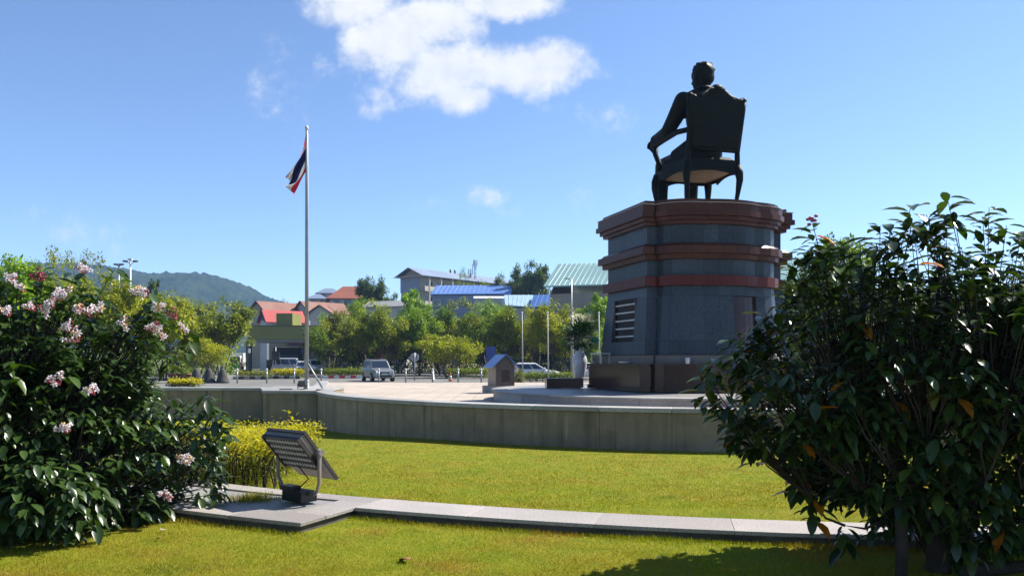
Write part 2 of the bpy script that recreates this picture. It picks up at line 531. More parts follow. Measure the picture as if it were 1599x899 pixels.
M['treeleaf'] = leafmat('tree_leaf', (0.125, 0.18, 0.016), (0.36, 0.40, 0.032), rough=0.5, trans=0.32, spec=0.25, tcol=(1.3, 1.35, 0.45), obj_col=True)
M['petalw'] = leafmat('white_petal', (1.0, 0.95, 0.95), (1.0, 0.98, 0.96), rough=0.6, trans=0.35, spec=0.2, tcol=(1, .97, .97))
M['petalp'] = mat('pink_throat', (0.55, 0.10, 0.16), 0.6)
M['petalr'] = mat('wine_petal', (0.28, 0.03, 0.06), 0.6)
M['petaly'] = mat('cream_petal', (0.80, 0.60, 0.30), 0.6)
M['lamp'] = mat('lamp_housing', (0.05, 0.042, 0.04), 0.5, (0.08, 0.068, 0.064), 6.0, metal=0.2)
M['lampedge'] = mat('weathered_aluminium', (0.36, 0.31, 0.27), 0.5, (0.26, 0.22, 0.19), 9.0, metal=0.4)
M['fin'] = mat('pale_fin', (0.9, 0.88, 0.85), 0.5)  # sunlit glints on the fins put into their pale colour
M['glass'] = mat('dark_glass', (0.02, 0.03, 0.05), 0.06, spec=0.8)
M['tyre'] = mat('tyre_rubber', (0.012, 0.012, 0.012), 0.85)
M['rim'] = mat('alloy_rim', (0.4, 0.4, 0.42), 0.3, metal=0.8)
M['silver'] = mat('silver_car_paint', (0.36, 0.37, 0.37), 0.28, metal=0.55)
M['carwhite'] = mat('white_car_paint', (0.78, 0.78, 0.78), 0.25)
M['vanpaint'] = mat('pale_grey_van_paint', (0.50, 0.54, 0.58), 0.3)
M['headlight'] = mat('headlight_lens', (0.75, 0.76, 0.78), 0.12)
M['red'] = mat('red_paint', (0.60, 0.03, 0.02), 0.5)
M['blue'] = mat('blue_paint', (0.04, 0.09, 0.38), 0.45)
M['olive'] = mat('olive_fascia', (0.22, 0.22, 0.035), 0.6, (0.26, 0.25, 0.06), 0.4)
M['grey'] = mat('grey_concrete', (0.30, 0.30, 0.29), 0.85, (0.38, 0.38, 0.36), 1.5)
M['terracotta'] = mat('terracotta', (0.26, 0.10, 0.07), 0.8, (0.18, 0.08, 0.06), 5.0)
M['roofred'] = mat('red_roof', (0.52, 0.045, 0.04), 0.7, (0.42, 0.05, 0.04), 0.8)
M['roofbrown'] = mat('brown_roof', (0.22, 0.085, 0.06), 0.8, (0.29, 0.14, 0.10), 0.5)
M['roofrust'] = mat('rust_roof', (0.36, 0.11, 0.06), 0.8, (0.28, 0.08, 0.05), 0.5)
M['roofblue'] = mat('blue_metal_roof', (0.10, 0.20, 0.52), 0.4, (0.13, 0.25, 0.56), 0.3)
M['roofblue2'] = mat('deep_blue_metal_roof', (0.04, 0.12, 0.36), 0.4)
M['roofpale'] = mat('pale_blue_metal_roof', (0.36, 0.52, 0.66), 0.45)
M['roofgreen'] = mat('pale_green_metal_roof', (0.26, 0.43, 0.42), 0.45, (0.31, 0.48, 0.46), 0.4)
M['roofgrey'] = mat('grey_blue_roof', (0.19, 0.24, 0.34), 0.5, (0.23, 0.29, 0.40), 0.3)
M['purple'] = mat('violet_gable', (0.10, 0.09, 0.24), 0.7)
M['beige'] = mat('beige_wall', (0.40, 0.34, 0.26), 0.85, (0.34, 0.29, 0.22), 0.5)
M['wallwhite'] = mat('pale_house_wall', (0.58, 0.57, 0.56), 0.85, (0.47, 0.47, 0.47), 0.5)
M['bluewall'] = mat('grey_blue_wall', (0.24, 0.30, 0.42), 0.8)
M['vase'] = mat('white_ceramic', (0.62, 0.60, 0.60), 0.25, (0.55, 0.53, 0.53), 3.0)
M['flagred'] = leafmat('flag_red', (0.62, 0.03, 0.06), (0.62, 0.03, 0.06), rough=0.8, trans=0.5, spec=0.1, tcol=(1, 1, 1))
M['flagwhite'] = leafmat('flag_white', (0.74, 0.74, 0.72), (0.74, 0.74, 0.72), rough=0.8, trans=0.5, spec=0.1, tcol=(1, 1, 1))
M['flagblue'] = leafmat('flag_navy', (0.02, 0.025, 0.09), (0.02, 0.025, 0.09), rough=0.8, trans=0.5, spec=0.1, tcol=(1, 1, 1))
M['skin'] = mat('skin', (0.36, 0.2, 0.13), 0.6)
M['pinkcloth'] = mat('dusky_pink_cloth', (0.42, 0.22, 0.24), 0.85)
M['darkcloth'] = mat('dark_cloth', (0.03, 0.03, 0.04), 0.85)
M['hillwood'] = mat('hill_forest', (0.012, 0.028, 0.014), 0.95, (0.04, 0.06, 0.022), 0.02, spec=0.02)
M['fallen'] = mat('dry_leaf', (0.30, 0.10, 0.035), 0.8, (0.2, 0.08, 0.03), 20.0)
M['plume'] = leafmat('pale_plume', (0.5, 0.5, 0.36), (0.62, 0.62, 0.5), rough=0.6, trans=0.3, tcol=(1.1, 1.1, 0.9))
M['greenplant'] = leafmat('pot_plant_leaf', (0.02, 0.06, 0.02), (0.05, 0.12, 0.045), rough=0.4, trans=0.2)
M['bluehut'] = mat('blue_hut_roof', (0.10, 0.19, 0.45), 0.35, (0.14, 0.24, 0.50), 6.0)
M['hutwall'] = mat('hut_wall', (0.11, 0.09, 0.075), 0.7, (0.16, 0.13, 0.11), 4.0)
M['hutside'] = mat('hut_lit_side', (0.45, 0.36, 0.26), 0.7, (0.38, 0.30, 0.22), 4.0)  # left face of the hut, light off the paving painted in as paler tan
M['orange'] = mat('orange_plastic', (0.65, 0.16, 0.05), 0.5)


# ------------------------------------------------------------------ leaf cloud
def leaf_mesh_data(kind):
    """vertices and faces of one leaf, length 1 along x, folded along the midrib, tip drooping"""
    if kind == 'broad':
        st = [(0.0, 0.02), (0.22, 0.17), (0.5, 0.23), (0.78, 0.15), (1.0, 0.0)]
    elif kind == 'oval':
        st = [(0.0, 0.02), (0.3, 0.25), (0.65, 0.25), (1.0, 0.0)]
    elif kind == 'quad':
        return np.array([(0, 0, 0), (.5, -.32, .06), (1, 0, -.12), (.5, .32, .06)], float), [(0, 1, 2), (0, 2, 3)]
    elif kind == 'blade':
        return np.array([(0, -.5, 0), (0, .5, 0), (1, 0, 0)], float), [(0, 1, 2)]
    vs = []; fs = []
    for (x, w) in st:
        z = -0.28 * x * x
        vs += [(x, -w, z + w * 0.35), (x, 0, z), (x, w, z + w * 0.35)]
    for i in range(len(st) - 1):
        a = i * 3
        fs += [(a, a + 3, a + 4, a + 1), (a + 1, a + 4, a + 5, a + 2)]
    return np.array(vs, float), fs


def frames(d, up=None):
    """rotation matrices whose x axis is d and whose z leans to up"""
    d = d / np.linalg.norm(d, axis=1, keepdims=True)
    if up is None: up = np.tile(np.array([0, 0, 1.0]), (len(d), 1))
    y = np.cross(up, d); ln = np.linalg.norm(y, axis=1, keepdims=True)
    bad = ln[:, 0] < 1e-4
    y[bad] = (1, 0, 0); ln[bad] = 1
    y = y / ln
    z = np.cross(d, y)
    return np.stack([d, y, z], axis=2)


def leaf_cloud(name, material, pos, dirs, size, kind='quad', parent=None, up=None, width=None, rnd=None, mats=None, midx=None):
    tv, tf = leaf_mesh_data(kind)
    N = len(pos); n = len(tv)
    Rm = frames(dirs, up)
    loc = tv[None, :, :] * size[:, None, None]
    if width is not None: loc[:, :, 1] = tv[None, :, 1] * width[:, None]
    v = np.einsum('nij,nkj->nki', Rm, loc) + pos[:, None, :]
    v = v.reshape(-1, 3).astype(np.float32)
    me = bpy.data.meshes.new(name)
    k = [len(f) for f in tf]
    loops = np.concatenate([np.array(f) for f in tf])
    L = len(loops); nf = len(tf)
    alll = (loops[None, :] + (np.arange(N) * n)[:, None]).reshape(-1)
    starts = (np.concatenate([[0], np.cumsum(k)[:-1]])[None, :] + (np.arange(N) * L)[:, None]).reshape(-1)
    me.vertices.add(N * n); me.vertices.foreach_set('co', v.reshape(-1))
    me.loops.add(N * L); me.loops.foreach_set('vertex_index', alll.astype(np.int32))
    me.polygons.add(N * nf)
    me.polygons.foreach_set('loop_start', starts.astype(np.int32))
    me.polygons.foreach_set('loop_total', np.tile(np.array(k, dtype=np.int32), N))
    if kind in ('broad', 'oval'): me.polygons.foreach_set('use_smooth', np.ones(N * nf, bool))
    at = me.attributes.new('rnd', 'FLOAT', 'POINT')
    rv = rng.random(N) if rnd is None else rnd
    at.data.foreach_set('value', np.repeat(rv, n).astype(np.float32))
    for m_ in (mats or [material]): me.materials.append(m_)
    if midx is not None: me.polygons.foreach_set('material_index', np.repeat(midx, nf).astype(np.int32))
    me.update(calc_edges=True)
    me.validate()
    return link(name, me, parent)


def rand_dirs(n):
    d = rng.normal(size=(n, 3))
    return d / np.linalg.norm(d, axis=1, keepdims=True)
# ================================================================== THE SETTING
def ss(t):
    t = min(max(t, 0.0), 1.0)
    return t * t * (3 - 2 * t)


def lawn_z(x, y):
    return -0.2 * ss((-1 - x) / 5) * ss((y - 12) / 6)


def ground_z(x, y):
    r = 9.0 * ss((y - 128) / 60.0) * ss((x + 42) / 30.0 + 0.35)
    return -0.32 + r


def sheet(name, xs, ys, zf, m, kind='structure', smooth=True):
    mb = MB()
    nx = len(xs)
    vs = [(x, y, zf(x, y)) for y in ys for x in xs]
    fs = [(j * nx + i, j * nx + i + 1, (j + 1) * nx + i + 1, (j + 1) * nx + i) for j in range(len(ys) - 1) for i in range(nx - 1)]
    mb.add(vs, fs, 0, smooth)
    return tag(mb.build(name, m), kind=kind)


gx_ = list(np.concatenate([np.linspace(-2000, -160, 10), np.linspace(-140, 140, 57), np.linspace(160, 2000, 10)]))
gy_ = list(np.concatenate([np.linspace(-60, 100, 9), np.linspace(105, 260, 32), np.linspace(300, 2050, 12)]))
sheet('ground', gx_, gy_, ground_z, M['ground'])
sheet('road', list(np.linspace(-75, 75, 16)), list(np.linspace(26.5, 126, 11)), lambda x, y: -0.24, M['asphalt'])


def lawn_h(x, y):
    e = min((x + 24) / 0.8, (24 - x) / 0.8, (27 - y) / 0.8, 1.0)
    return lawn_z(x, y) - 0.4 * (1 - max(e, 0)) if e < 1 else lawn_z(x, y)


sheet('lawn', list(np.linspace(-24, 24, 121)), list(np.linspace(-8, 27, 89)), lawn_h, M['lawn'])

# ---- terrace
TC = Vector((5.3, 24.6)); TR = 10.95


def arc_pt(c, r, a):
    return (c[0] + r * math.sin(a), c[1] - r * math.cos(a))


def arc_poly(c, r0, r1, a0, a1, n=3):
    o = [arc_pt(c, r1, a0 + (a1 - a0) * i / n) for i in range(n + 1)]
    i_ = [arc_pt(c, r0, a0 + (a1 - a0) * i / n) for i in range(n, -1, -1)]
    return o + i_


A0 = R(-80); A1 = R(100)
poly = [arc_pt(TC, TR - 0.1, A0 + (A1 - A0) * i / 70) for i in range(71)]
poly += [(21, 30), (21, 41.7), (-9.9, 41.7), (-6.1, 23.6)]
tag(MB().prism(poly, -0.5, 0.37).build('plaza', M['plaza']), kind='structure')

wall = thing('terrace_wall', 'long low curved concrete wall with pale coping round the statue terrace', 'wall', (TC[0], TC[1], 0))
n = int((A1 - A0) * TR / 1.25)
gap = 0.0032
for i in range(n):
    a = A0 + (A1 - A0) * i / n; b = A0 + (A1 - A0) * (i + 1) / n
    MB().prism(arc_poly((0, 0), TR - 0.14, TR + (random.random() - .5) * 0.006, a + gap / TR, b - gap / TR), -0.5, 0.655).build('wall_panel', M['wall'], wall)
    MB().prism(arc_poly((0, 0), TR - 0.42, TR + 0.045, a + gap / TR, b - gap / TR), 0.662, 0.742).build('coping_stone', M['coping'], wall, bevel=0.008)
MB().prism(arc_poly((0, 0), TR - 0.40, TR - 0.16, A0, A1, 70), -0.5, 0.655).build('wall_core', M['joint'], wall)

# the square pier left of the curve and the straight wall beyond it
blk = thing('wall_pier', 'square projecting pier with flat pale top carrying the flagpole', 'wall', (-6.0, 23.0, 0))
q = [(0.72, -1.26), (-0.68, -1.28), (-1.32, 0.62), (-1.3, 2.2), (0.72, 2.2)]
MB().prism(q, -0.6, 0.655).build('pier_body', M['wall'], blk)
q2 = [(0.74, -1.31), (-0.72, -1.33), (-1.39, 0.62), (-1.36, 2.25), (0.74, 2.25)]
for k, (f0, f1) in enumerate(((0, .5), (.5, 1))):
    def lp(a, b, f): return (a[0] + (b[0] - a[0]) * f, a[1] + (b[1] - a[1]) * f)
    p = [lp(q2[0], q2[1], f0), lp(q2[0], q2[1], f1), lp(q2[4], q2[3], f1), lp(q2[4], q2[3], f0)]
    if k == 1: p = [lp(q2[0], q2[1], f0), q2[1], q2[2], q2[3], lp(q2[4], q2[3], f0)]
    MB().prism(p[::-1], 0.662, 0.742).build('coping_stone', M['coping'], blk)
lw = thing('garden_wall', 'straight low wall with pale coping running left behind the flowering bush', 'wall', (-10.5, 23.9, 0))
for i in range(6):
    x0 = -4.2 + i * 1.22
    MB().prism([(x0 + .004, -.0 + (.03 * (5 - i))), (x0 + 1.216, .03 * (4 - i)), (x0 + 1.216, .3 + .03 * (4 - i)), (x0 + .004, .3 + .03 * (5 - i))], -0.6, 0.655).build('wall_panel', M['wall'], lw)
    MB().prism([(x0 + .003, -.05 + (.03 * (5 - i))), (x0 + 1.217, -.05 + .03 * (4 - i)), (x0 + 1.217, .5 + .03 * (4 - i)), (x0 + .003, .5 + .03 * (5 - i))], 0.662, 0.742).build('coping_stone', M['coping'], lw)
# pale rim along the left side of the paving, behind the pier
rim = thing('paving_rim', 'pale stone rim along the left edge of the beige paving', 'kerb', (-6.6, 25.4, 0))
for i in range(9):
    y0 = i * 1.8
    x0 = -y0 * .21; x1 = -(y0 + 1.79) * .21
    MB().prism([(x0, y0), (x0 + .5, y0), (x1 + .5, y0 + 1.79), (x1, y0 + 1.79)], -0.4, 0.46).build('rim_stone', M['coping'], rim)

# ---- round platform of the monument
PC = Vector((5.5, 24.6)); PR = 6.1
plat = thing('round_platform', 'low round granite platform under the monument', 'platform', (PC[0], PC[1], 0.37))
MB().prism([arc_pt((0, 0), PR - 0.16, 2 * math.pi * i / 72) for i in range(72)], 0.0, 0.292).build('platform_top', M['paving'], plat)
for i in range(30):
    a = 2 * math.pi * i / 30; b = 2 * math.pi * (i + 1) / 30
    MB().prism(arc_poly((0, 0), PR - 0.3, PR - 0.03, a + .0006, b - .0006, 4), -0.02, 0.255).build('riser_stone', M['kerb'] if i % 7 in (0, 1) else M['coping'], plat)
    MB().prism(arc_poly((0, 0), PR - 0.5, PR + 0.02, a + .0006, b - .0006, 4), 0.258, 0.31).build('rim_stone', M['coping'], plat, bevel=0.006)

# ---- foreground kerb and lamp slab (rings about the monument)
KC = Vector((5.5, 24.6))
kerb = thing('garden_kerb', 'low curved granite kerb crossing the lawn in the foreground', 'kerb', (KC[0], KC[1], 0))
ka0, ka1 = R(-23.25), R(24)
nk = int((ka1 - ka0) * 17.9 / 1.15)
for i in range(nk):
    a = ka0 + (ka1 - ka0) * i / nk; b = ka0 + (ka1 - ka0) * (i + 1) / nk
    e = 0.0015 / 17.9
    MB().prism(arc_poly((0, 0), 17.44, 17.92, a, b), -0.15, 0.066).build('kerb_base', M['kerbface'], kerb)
    MB().prism(arc_poly((0, 0), 17.4, 17.955, a + e, b - e), 0.0685, 0.104).build('kerb_stone', M['kerb'], kerb, bevel=0.004)
slab = thing('lamp_slab', 'grey stone slab with raised border under the floodlight', 'slab', (KC[0], KC[1], 0))
s0, s1 = R(-34), R(-23.27)
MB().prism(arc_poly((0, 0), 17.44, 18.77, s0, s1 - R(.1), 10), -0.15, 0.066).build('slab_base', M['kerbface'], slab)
for i in range(4):
    a = s0 + (s1 - s0) * i / 4; b = s0 + (s1 - s0) * (i + 1) / 4
    MB().prism(arc_poly((0, 0), 18.42, 18.8, a + .0001, b - .0001), 0.0685, 0.105).build('border_stone', M['kerb'], slab, bevel=0.004)
    MB().prism(arc_poly((0, 0), 17.4, 17.66, a + .0001, b - .0001), 0.0685, 0.103).build('border_stone', M['kerb'], slab, bevel=0.004)
MB().prism(arc_poly((0, 0), 17.665, 18.415, s1 - R(1.25), s1), 0.0685, 0.104).build('border_stone', M['kerb'], slab, bevel=0.004)
for i in range(3):
    w = (s1 - R(1.3) - s0) / 3
    MB().prism(arc_poly((0, 0), 17.685, 18.395, s0 + w * i + .0005, s0 + w * (i + 1) - .0005), 0.0685, 0.084 + .002 * i).build('slab_tile', M['paving'], slab)

# ================================================================== PEDESTAL
TH = R(17)
PED = thing('statue_pedestal', 'tall blue-grey and red granite pedestal with stepped cornices under the seated statue', 'pedestal', (5.51, 24.6, 0), TH)
# local axes: x to the right (u), y forward away from the viewer (so v = -y)
UW, VW, UR, VB, RC, BOW = 2.19, 1.36, 1.85, 2.08, 0.72, 0.16


def plan(o):
    """outline of the pedestal, grown by o; always the same point count"""
    uw, vw, ur, vb, rc = UW + o, VW + o, UR + o, VB + o, RC + o
    ru = 1.02 + o
    q = []
    # rear (viewer) half, going from the left wing corner to the right wing corner
    half = [(-uw, 0.0), (-uw, vw), (-ur, vw)]
    for k in range(6):
        t = math.pi / 2 * k / 5
        half.append((-ur + ru - ru * math.cos(t), vb - rc + rc * math.sin(t)))
    m = ur - ru
    for k in range(1, 8):
        u = -m + 2 * m * k / 8
        half.append((u, vb + BOW * (1 - (u / m) ** 2)))
    for k in range(6):
        t = math.pi / 2 * k / 5
        half.append((ur - ru + ru * math.sin(t), vb - rc + rc * math.cos(t)))
    half += [(ur, vw), (uw, vw), (uw, 0.0)]
    q = [(u, -v) for u, v in half]
    q += [(u, v) for u, v in half[-2:0:-1]]
    return q


NP = len(plan(0))
# block ends, as index runs into the outline (so that every block follows the plan)
RUNS = []
_half = 25
edges = [(0, 1), (1, 2), (2, 3), (3, 5), (5, 8), (8, 10), (10, 12), (12, 14), (14, 16), (16, 18), (18, 21), (21, 22), (22, 23), (23, 24)]
for a, b in edges: RUNS.append(list(range(a, b + 1)))
back = [list(range(a, b + 1)) for a, b in ((24, 25), (25, 26), (26, 28), (28, 31), (31, 37), (37, 42), (42, 45), (45, 46), (46, 47))]
for r_ in back:
    if r_[-1] <= NP - 1: RUNS.append(r_)
RUNS.append([NP - 1, 0]) if RUNS[-1][-1] == NP - 1 else None


def facing(run, z0, z1, o0, o1, thick=0.14):
    """one facing block along a run of the outline, o0 at its foot and o1 at its head"""
    g = 0.003
    P0, P1, I0, I1 = plan(o0), plan(o1), plan(o0 - thick), plan(o1 - thick)

    def line(Q):
        L = [Vector((Q[k % NP][0], Q[k % NP][1])) for k in run]
        if (L[1] - L[0]).length > 2 * g: L[0] = L[0] + (L[1] - L[0]).normalized() * g
        if (L[-2] - L[-1]).length > 2 * g: L[-1] = L[-1] + (L[-2] - L[-1]).normalized() * g
        return L
    a, b, c, d = line(P0), line(P1), line(I0), line(I1)
    n_ = len(a)
    vs = [(p.x, p.y, z0) for p in a] + [(p.x, p.y, z1) for p in b] + [(p.x, p.y, z0) for p in c] + [(p.x, p.y, z1) for p in d]
    fs = []
    for i in range(n_ - 1):
        fs += [(i, i + 1, n_ + i + 1, n_ + i), (n_ + i, n_ + i + 1, 3 * n_ + i + 1, 3 * n_ + i), (2 * n_ + i, i, i + 1, 2 * n_ + i + 1)[::-1], (3 * n_ + i + 1, 2 * n_ + i + 1, 2 * n_ + i, 3 * n_ + i)[::-1]]
    fs += [(0, n_, 3 * n_, 2 * n_), (n_ - 1, 3 * n_ - 1, 4 * n_ - 1, 2 * n_ - 1)]
    return MB().add(vs, fs)


def course(name, z0, z1, o0, o1, m, thick=0.14, skip=(), g=0.0025):
    for i, run in enumerate(RUNS):
        if i in skip: continue
        facing(run, z0 + g, z1 - g, o0, o1, thick).build(name, M[m], PED)


def solid(name, z0, z1, o, m):
    MB().prism(plan(o), z0, z1).build(name, M[m], PED)


# inner body (seen only in the joints and openings)
solid('core', 0.69, 1.70, 0.30, 'joint')
solid('core', 1.70, 3.62, -0.22, 'darkcore')
solid('core', 3.63, 5.90, -0.12, 'joint')


def plinth(name, z0, z1, o, m, thick=0.12):
    course(name, z0, z1, o, o, m, thick)


plinth('plinth_foot', 0.68, 0.80, 0.50, 'browngranite')
plinth('plinth_block', 0.80, 1.38, 0.46, 'browngranite')
plinth('plinth_ledge', 1.38, 1.46, 0.51, 'browngranite', 0.5)
plinth('base_moulding', 1.46, 1.58, 0.26, 'browngranite', 0.3)
plinth('base_moulding', 1.58, 1.72, 0.17, 'redgranite', 0.3)
# shaft with its leaning sides; the opening in the left wing and the recess at the back are left out
FL = lambda z: 0.17 * (3.64 - z) / 1.92
for (z0, z1) in ((1.72, 2.10), (2.10, 3.36), (3.36, 3.64)):
    sk = (0, len(RUNS) - 1) if z0 == 2.10 else ()
    sk2 = sk + ((7, 8) if z0 == 2.10 else ())
    course('shaft_panel', z0, z1, FL(z0), FL(z1), 'bluegranite', 0.15, sk2)
for i in (7, 8):
    facing(RUNS[i], 2.11, 3.35, FL(2.1) - .07, FL(3.36) - .07, 0.1).build('recess_panel', M['browngranite'], PED)
# left wing around the opening: two piers
zA, zB = 2.10, 3.36
oA, oB = FL(zA), FL(zB)
VENT = (-0.80, 0.72)     # from v (toward the viewer) to v
for (v0, v1) in ((VENT[1], VW), (-VW, VENT[0])):
    w0 = v1 + (oA if v1 == VW else 0); w1 = v1 + (oB if v1 == VW else 0)
    x0 = v0 - (oA if v0 == -VW else 0); x1 = v0 - (oB if v0 == -VW else 0)
    vs = [(-UW - oA, -w0, zA), (-UW - oA, -x0, zA), (-UW - oA + .3, -x0, zA), (-UW - oA + .3, -w0, zA),
          (-UW - oB, -w1, zB), (-UW - oB, -x1, zB), (-UW - oB + .3, -x1, zB), (-UW - oB + .3, -w1, zB)]
    MB().add(vs, [(3, 2, 1, 0), (4, 5, 6, 7), (0, 1, 5, 4), (1, 2, 6, 5), (2, 3, 7, 6), (3, 0, 4, 7)]).build('shaft_panel', M['bluegranite'], PED)
vent = MB().box((-UW + .05, -(VENT[0] + VENT[1]) / 2, (zA + zB) / 2), (0.04, VENT[1] - VENT[0], zB - zA)).build('vent', M['darkcore'], PED)
for k in range(5):
    z = zA + 0.16 + k * 0.235
    Mx = Matrix.Rotation(R(20), 3, 'Y')
    MB().box((-UW + .0, -(VENT[0] + VENT[1]) / 2 + .0, z), (0.055, (VENT[1] - VENT[0]) * .98, 0.03), M=Mx).build('slat', M['white'], vent)
for (vv, ww) in ((VENT[1] - .03, .06), (VENT[0] + .03, .06)):
    MB().box((-UW - .03, -vv, (zA + zB) / 2), (0.05, ww, zB - zA - .01)).build('frame', M['lamp'], vent)

course('red_band', 3.64, 3.92, 0.13, 0.13, 'redband')
course('band_lip', 3.922, 3.95, 0.02, 0.02, 'bluegranite')
course('frieze_panel', 3.95, 4.38, 0.0, 0.0, 'bluegranite')
course('cornice_block', 4.38, 4.52, 0.13, 0.14, 'redgranite', 0.28)
course('cornice_block', 4.52, 4.73, 0.24, 0.24, 'redgranite', 0.40)
course('cornice_block', 4.73, 4.82, 0.17, 0.10, 'redgranite', 0.28)
course('frieze_panel', 4.82, 5.34, 0.0, 0.0, 'bluegranite')
course('cornice_block', 5.34, 5.44, 0.12, 0.12, 'redgranite', 0.28)
course('cornice_block', 5.44, 5.55, 0.20, 0.20, 'redgranite', 0.34)
course('cornice_block', 5.55, 5.70, 0.29, 0.29, 'redgranite', 0.46)
course('cornice_block', 5.70, 5.90, 0.24, 0.24, 'redgranite', 0.40)
course('cornice_lip', 5.902, 5.925, 0.26, 0.26, 'coping', 0.5)
course('top_block', 5.925, 6.03, 0.12, 0.12, 'redgranite', 0.3)
solid('top_slab', 5.91, 6.022, -0.08, 'redgranite')

# ================================================================== STATUE
ST = thing('seated_statue', 'dark bronze statue of a man seated in an armchair, seen from behind', 'statue', (5.75, 24.97, 6.025), TH)
br = M['bronze']
mb = MB()
# trunk
mb.ball((0, -.38, 1.82), (.60, .50, .42), 14, 10)
mb.ball((0, -.42, 2.25), (.56, .42, .55), 14, 10)
mb.ball((0, -.46, 2.85), (.62, .42, .62), 14, 10)
mb.ball((0, -.46, 3.28), (.66, .38, .42), 14, 10)
mb.cap((-.55, -.42, 3.42), (0, -.45, 3.55), .22, .26)
mb.cap((.55, -.42, 3.42), (0, -.45, 3.55), .22, .26)
mb.cap((0, -.44, 3.55), (0, -.36, 3.85), .27, .20)
mb.tube([(-.02, -.44, 3.66), (0, -.40, 3.80)], [.34, .27], 14); mb.cap((-.52, -.42, 3.46), (-.1, -.42, 3.70), .2, .2); mb.cap((.52, -.42, 3.46), (.1, -.42, 3.70), .2, .2)          # collar
for s in (-1, 1):
    mb.cap((s * .70, -.38, 3.40), (s * .80, -.10, 2.98), .27, .25)
    mb.cap((s * .80, -.10, 2.98), (s * .93, .18, 2.58), .25, .21)
    mb.cap((s * .93, .18, 2.58), (s * .95, .86, 2.56), .21, .14)
    mb.cap((s * .95, .86, 2.56), (s * .96, .97, 2.54), .15, .145)       # cuff
    # hand over the end of the arm rest
    mb.ball((s * .96, 1.10, 2.51), (.115, .15, .06), 10, 8)
    for k, (du, ln) in enumerate(((-.085, .17), (-.03, .20), (.03, .19), (.085, .15))):
        a = Vector((s * (.96 + du), 1.20, 2.50)); b = a + Vector((0, ln * .55, -.035)); c = b + Vector((0, ln * .22, -ln * .72))
        mb.cap(a, b, .034, .032); mb.cap(b, c, .032, .026)
    t0 = Vector((s * .85, 1.04, 2.49)); t1 = t0 + Vector((-s * .06, .10, -.05)); t2 = t1 + Vector((0, .09, -.06))
    mb.cap(t0, t1, .042, .038); mb.cap(t1, t2, .038, .03)
    # leg
    kx = .62 if s > 0 else .44
    mb.cap((s * .30, -.15, 1.80), (s * kx, 1.42, 1.84), .33, .25)
    mb.cap((s * kx, 1.42, 1.84), (s * (kx + .02), 1.50, 1.0), .245, .225)
    mb.cap((s * (kx + .02), 1.50, 1.0), (s * (kx + .02), 1.52, .22), .225, .19)
    mb.cap((s * (kx + .02), 1.50, .12), (s * (kx + .07), 2.05, .10), .13, .11)
    # skirt of the coat
    mb.cap((s * .42, -.1, 1.72), (s * .60, .75, 1.72), .26, .2)
    mb.cap((s * .40, -.2, 2.0), (s * .55, .3, 1.92), .28, .2)
fig = fuse(mb, 'figure', br, ST, 0.034, 3)
# head, turned a little to the left
mb = MB()
HM = Matrix.Rotation(R(14), 3, 'Z')
hc = Vector((0, -.30, 4.20))


def hp(x, y, z): return HM @ Vector((x, y, z)) + hc


mb.ball(hc + Vector((0, 0, .06)), (.285, .35, .36), 16, 12, M=HM)
mb.ball(hp(0, .06, -.17), (.225, .27, .26), 14, 10, M=HM)
mb.ball(hp(0, .20, -.30), (.12, .12, .10), 10, 8)                        # chin
mb.cap(hp(0, .33, .04), hp(0, .39, -.07), .04, .06)                      # nose
mb.cap(hp(-.06, .31, -.17), hp(.06, .31, -.17), .028, .028)              # mouth
for s in (-1, 1):
    mb.ball(hp(s * .285, -.01, -.03), (.038, .085, .125), 10, 8, M=HM)   # ear
    mb.ball(hp(s * .11, .29, .05), (.055, .04, .035), 8, 6)              # eye
    mb.cap(hp(s * .05, .325, .11), hp(s * .18, .28, .11), .025, .02)     # brow
mb.cap(hp(0, -.1, -.25), Vector((0, -.36, 3.75)), .20, .21)
fuse(mb, 'head', br, ST, 0.024, 2)
mb = MB()
mb.ball(hp(0, -.05, .13), (.315, .355, .335), 18, 12, M=HM)
mb.ball(hp(0, -.20, -.04), (.275, .19, .25), 14, 10, M=HM)
for k in range(30):
    a = rng.random() * 6.28; e = rng.random() * 1.3
    mb.ball(hp(.29 * math.cos(a) * math.cos(e), -.05 + .33 * math.sin(a) * math.cos(e), .15 + .31 * math.sin(e)), (.07, .07, .045), 7, 5)
fuse(mb, 'hair', br, ST, 0.03, 1)

# --- chair
# back: a padded panel inside a carved frame with an arched crest
def back_y(z): return -.90 - (z - 1.6) * 0.10


outl = []
for k in range(25):
    t = -1 + 2 * k / 24
    crest = 3.30 + .30 * math.exp(-(t / .42) ** 2) - .10 * abs(t) + .08 * math.exp(-((abs(t) - .93) / .10) ** 2)
    outl.append((t * .90, crest))
side = [(.885, 3.1), (.84, 2.8), (.81, 2.3), (.795, 1.86)]
prof = outl + side + [(-u, z) for u, z in side[::-1]]
vs = []; nP = len(prof)
for dy in (.0, -.16):
    for (u, z) in prof: vs.append((u, back_y(z) + dy, z))
fs = [tuple(range(nP)), tuple(range(2 * nP - 1, nP - 1, -1))] + [(i, nP + i, nP + (i + 1) % nP, (i + 1) % nP) for i in range(nP)]
MB().add(vs, fs).build('backrest', br, ST, bevel=0.03)
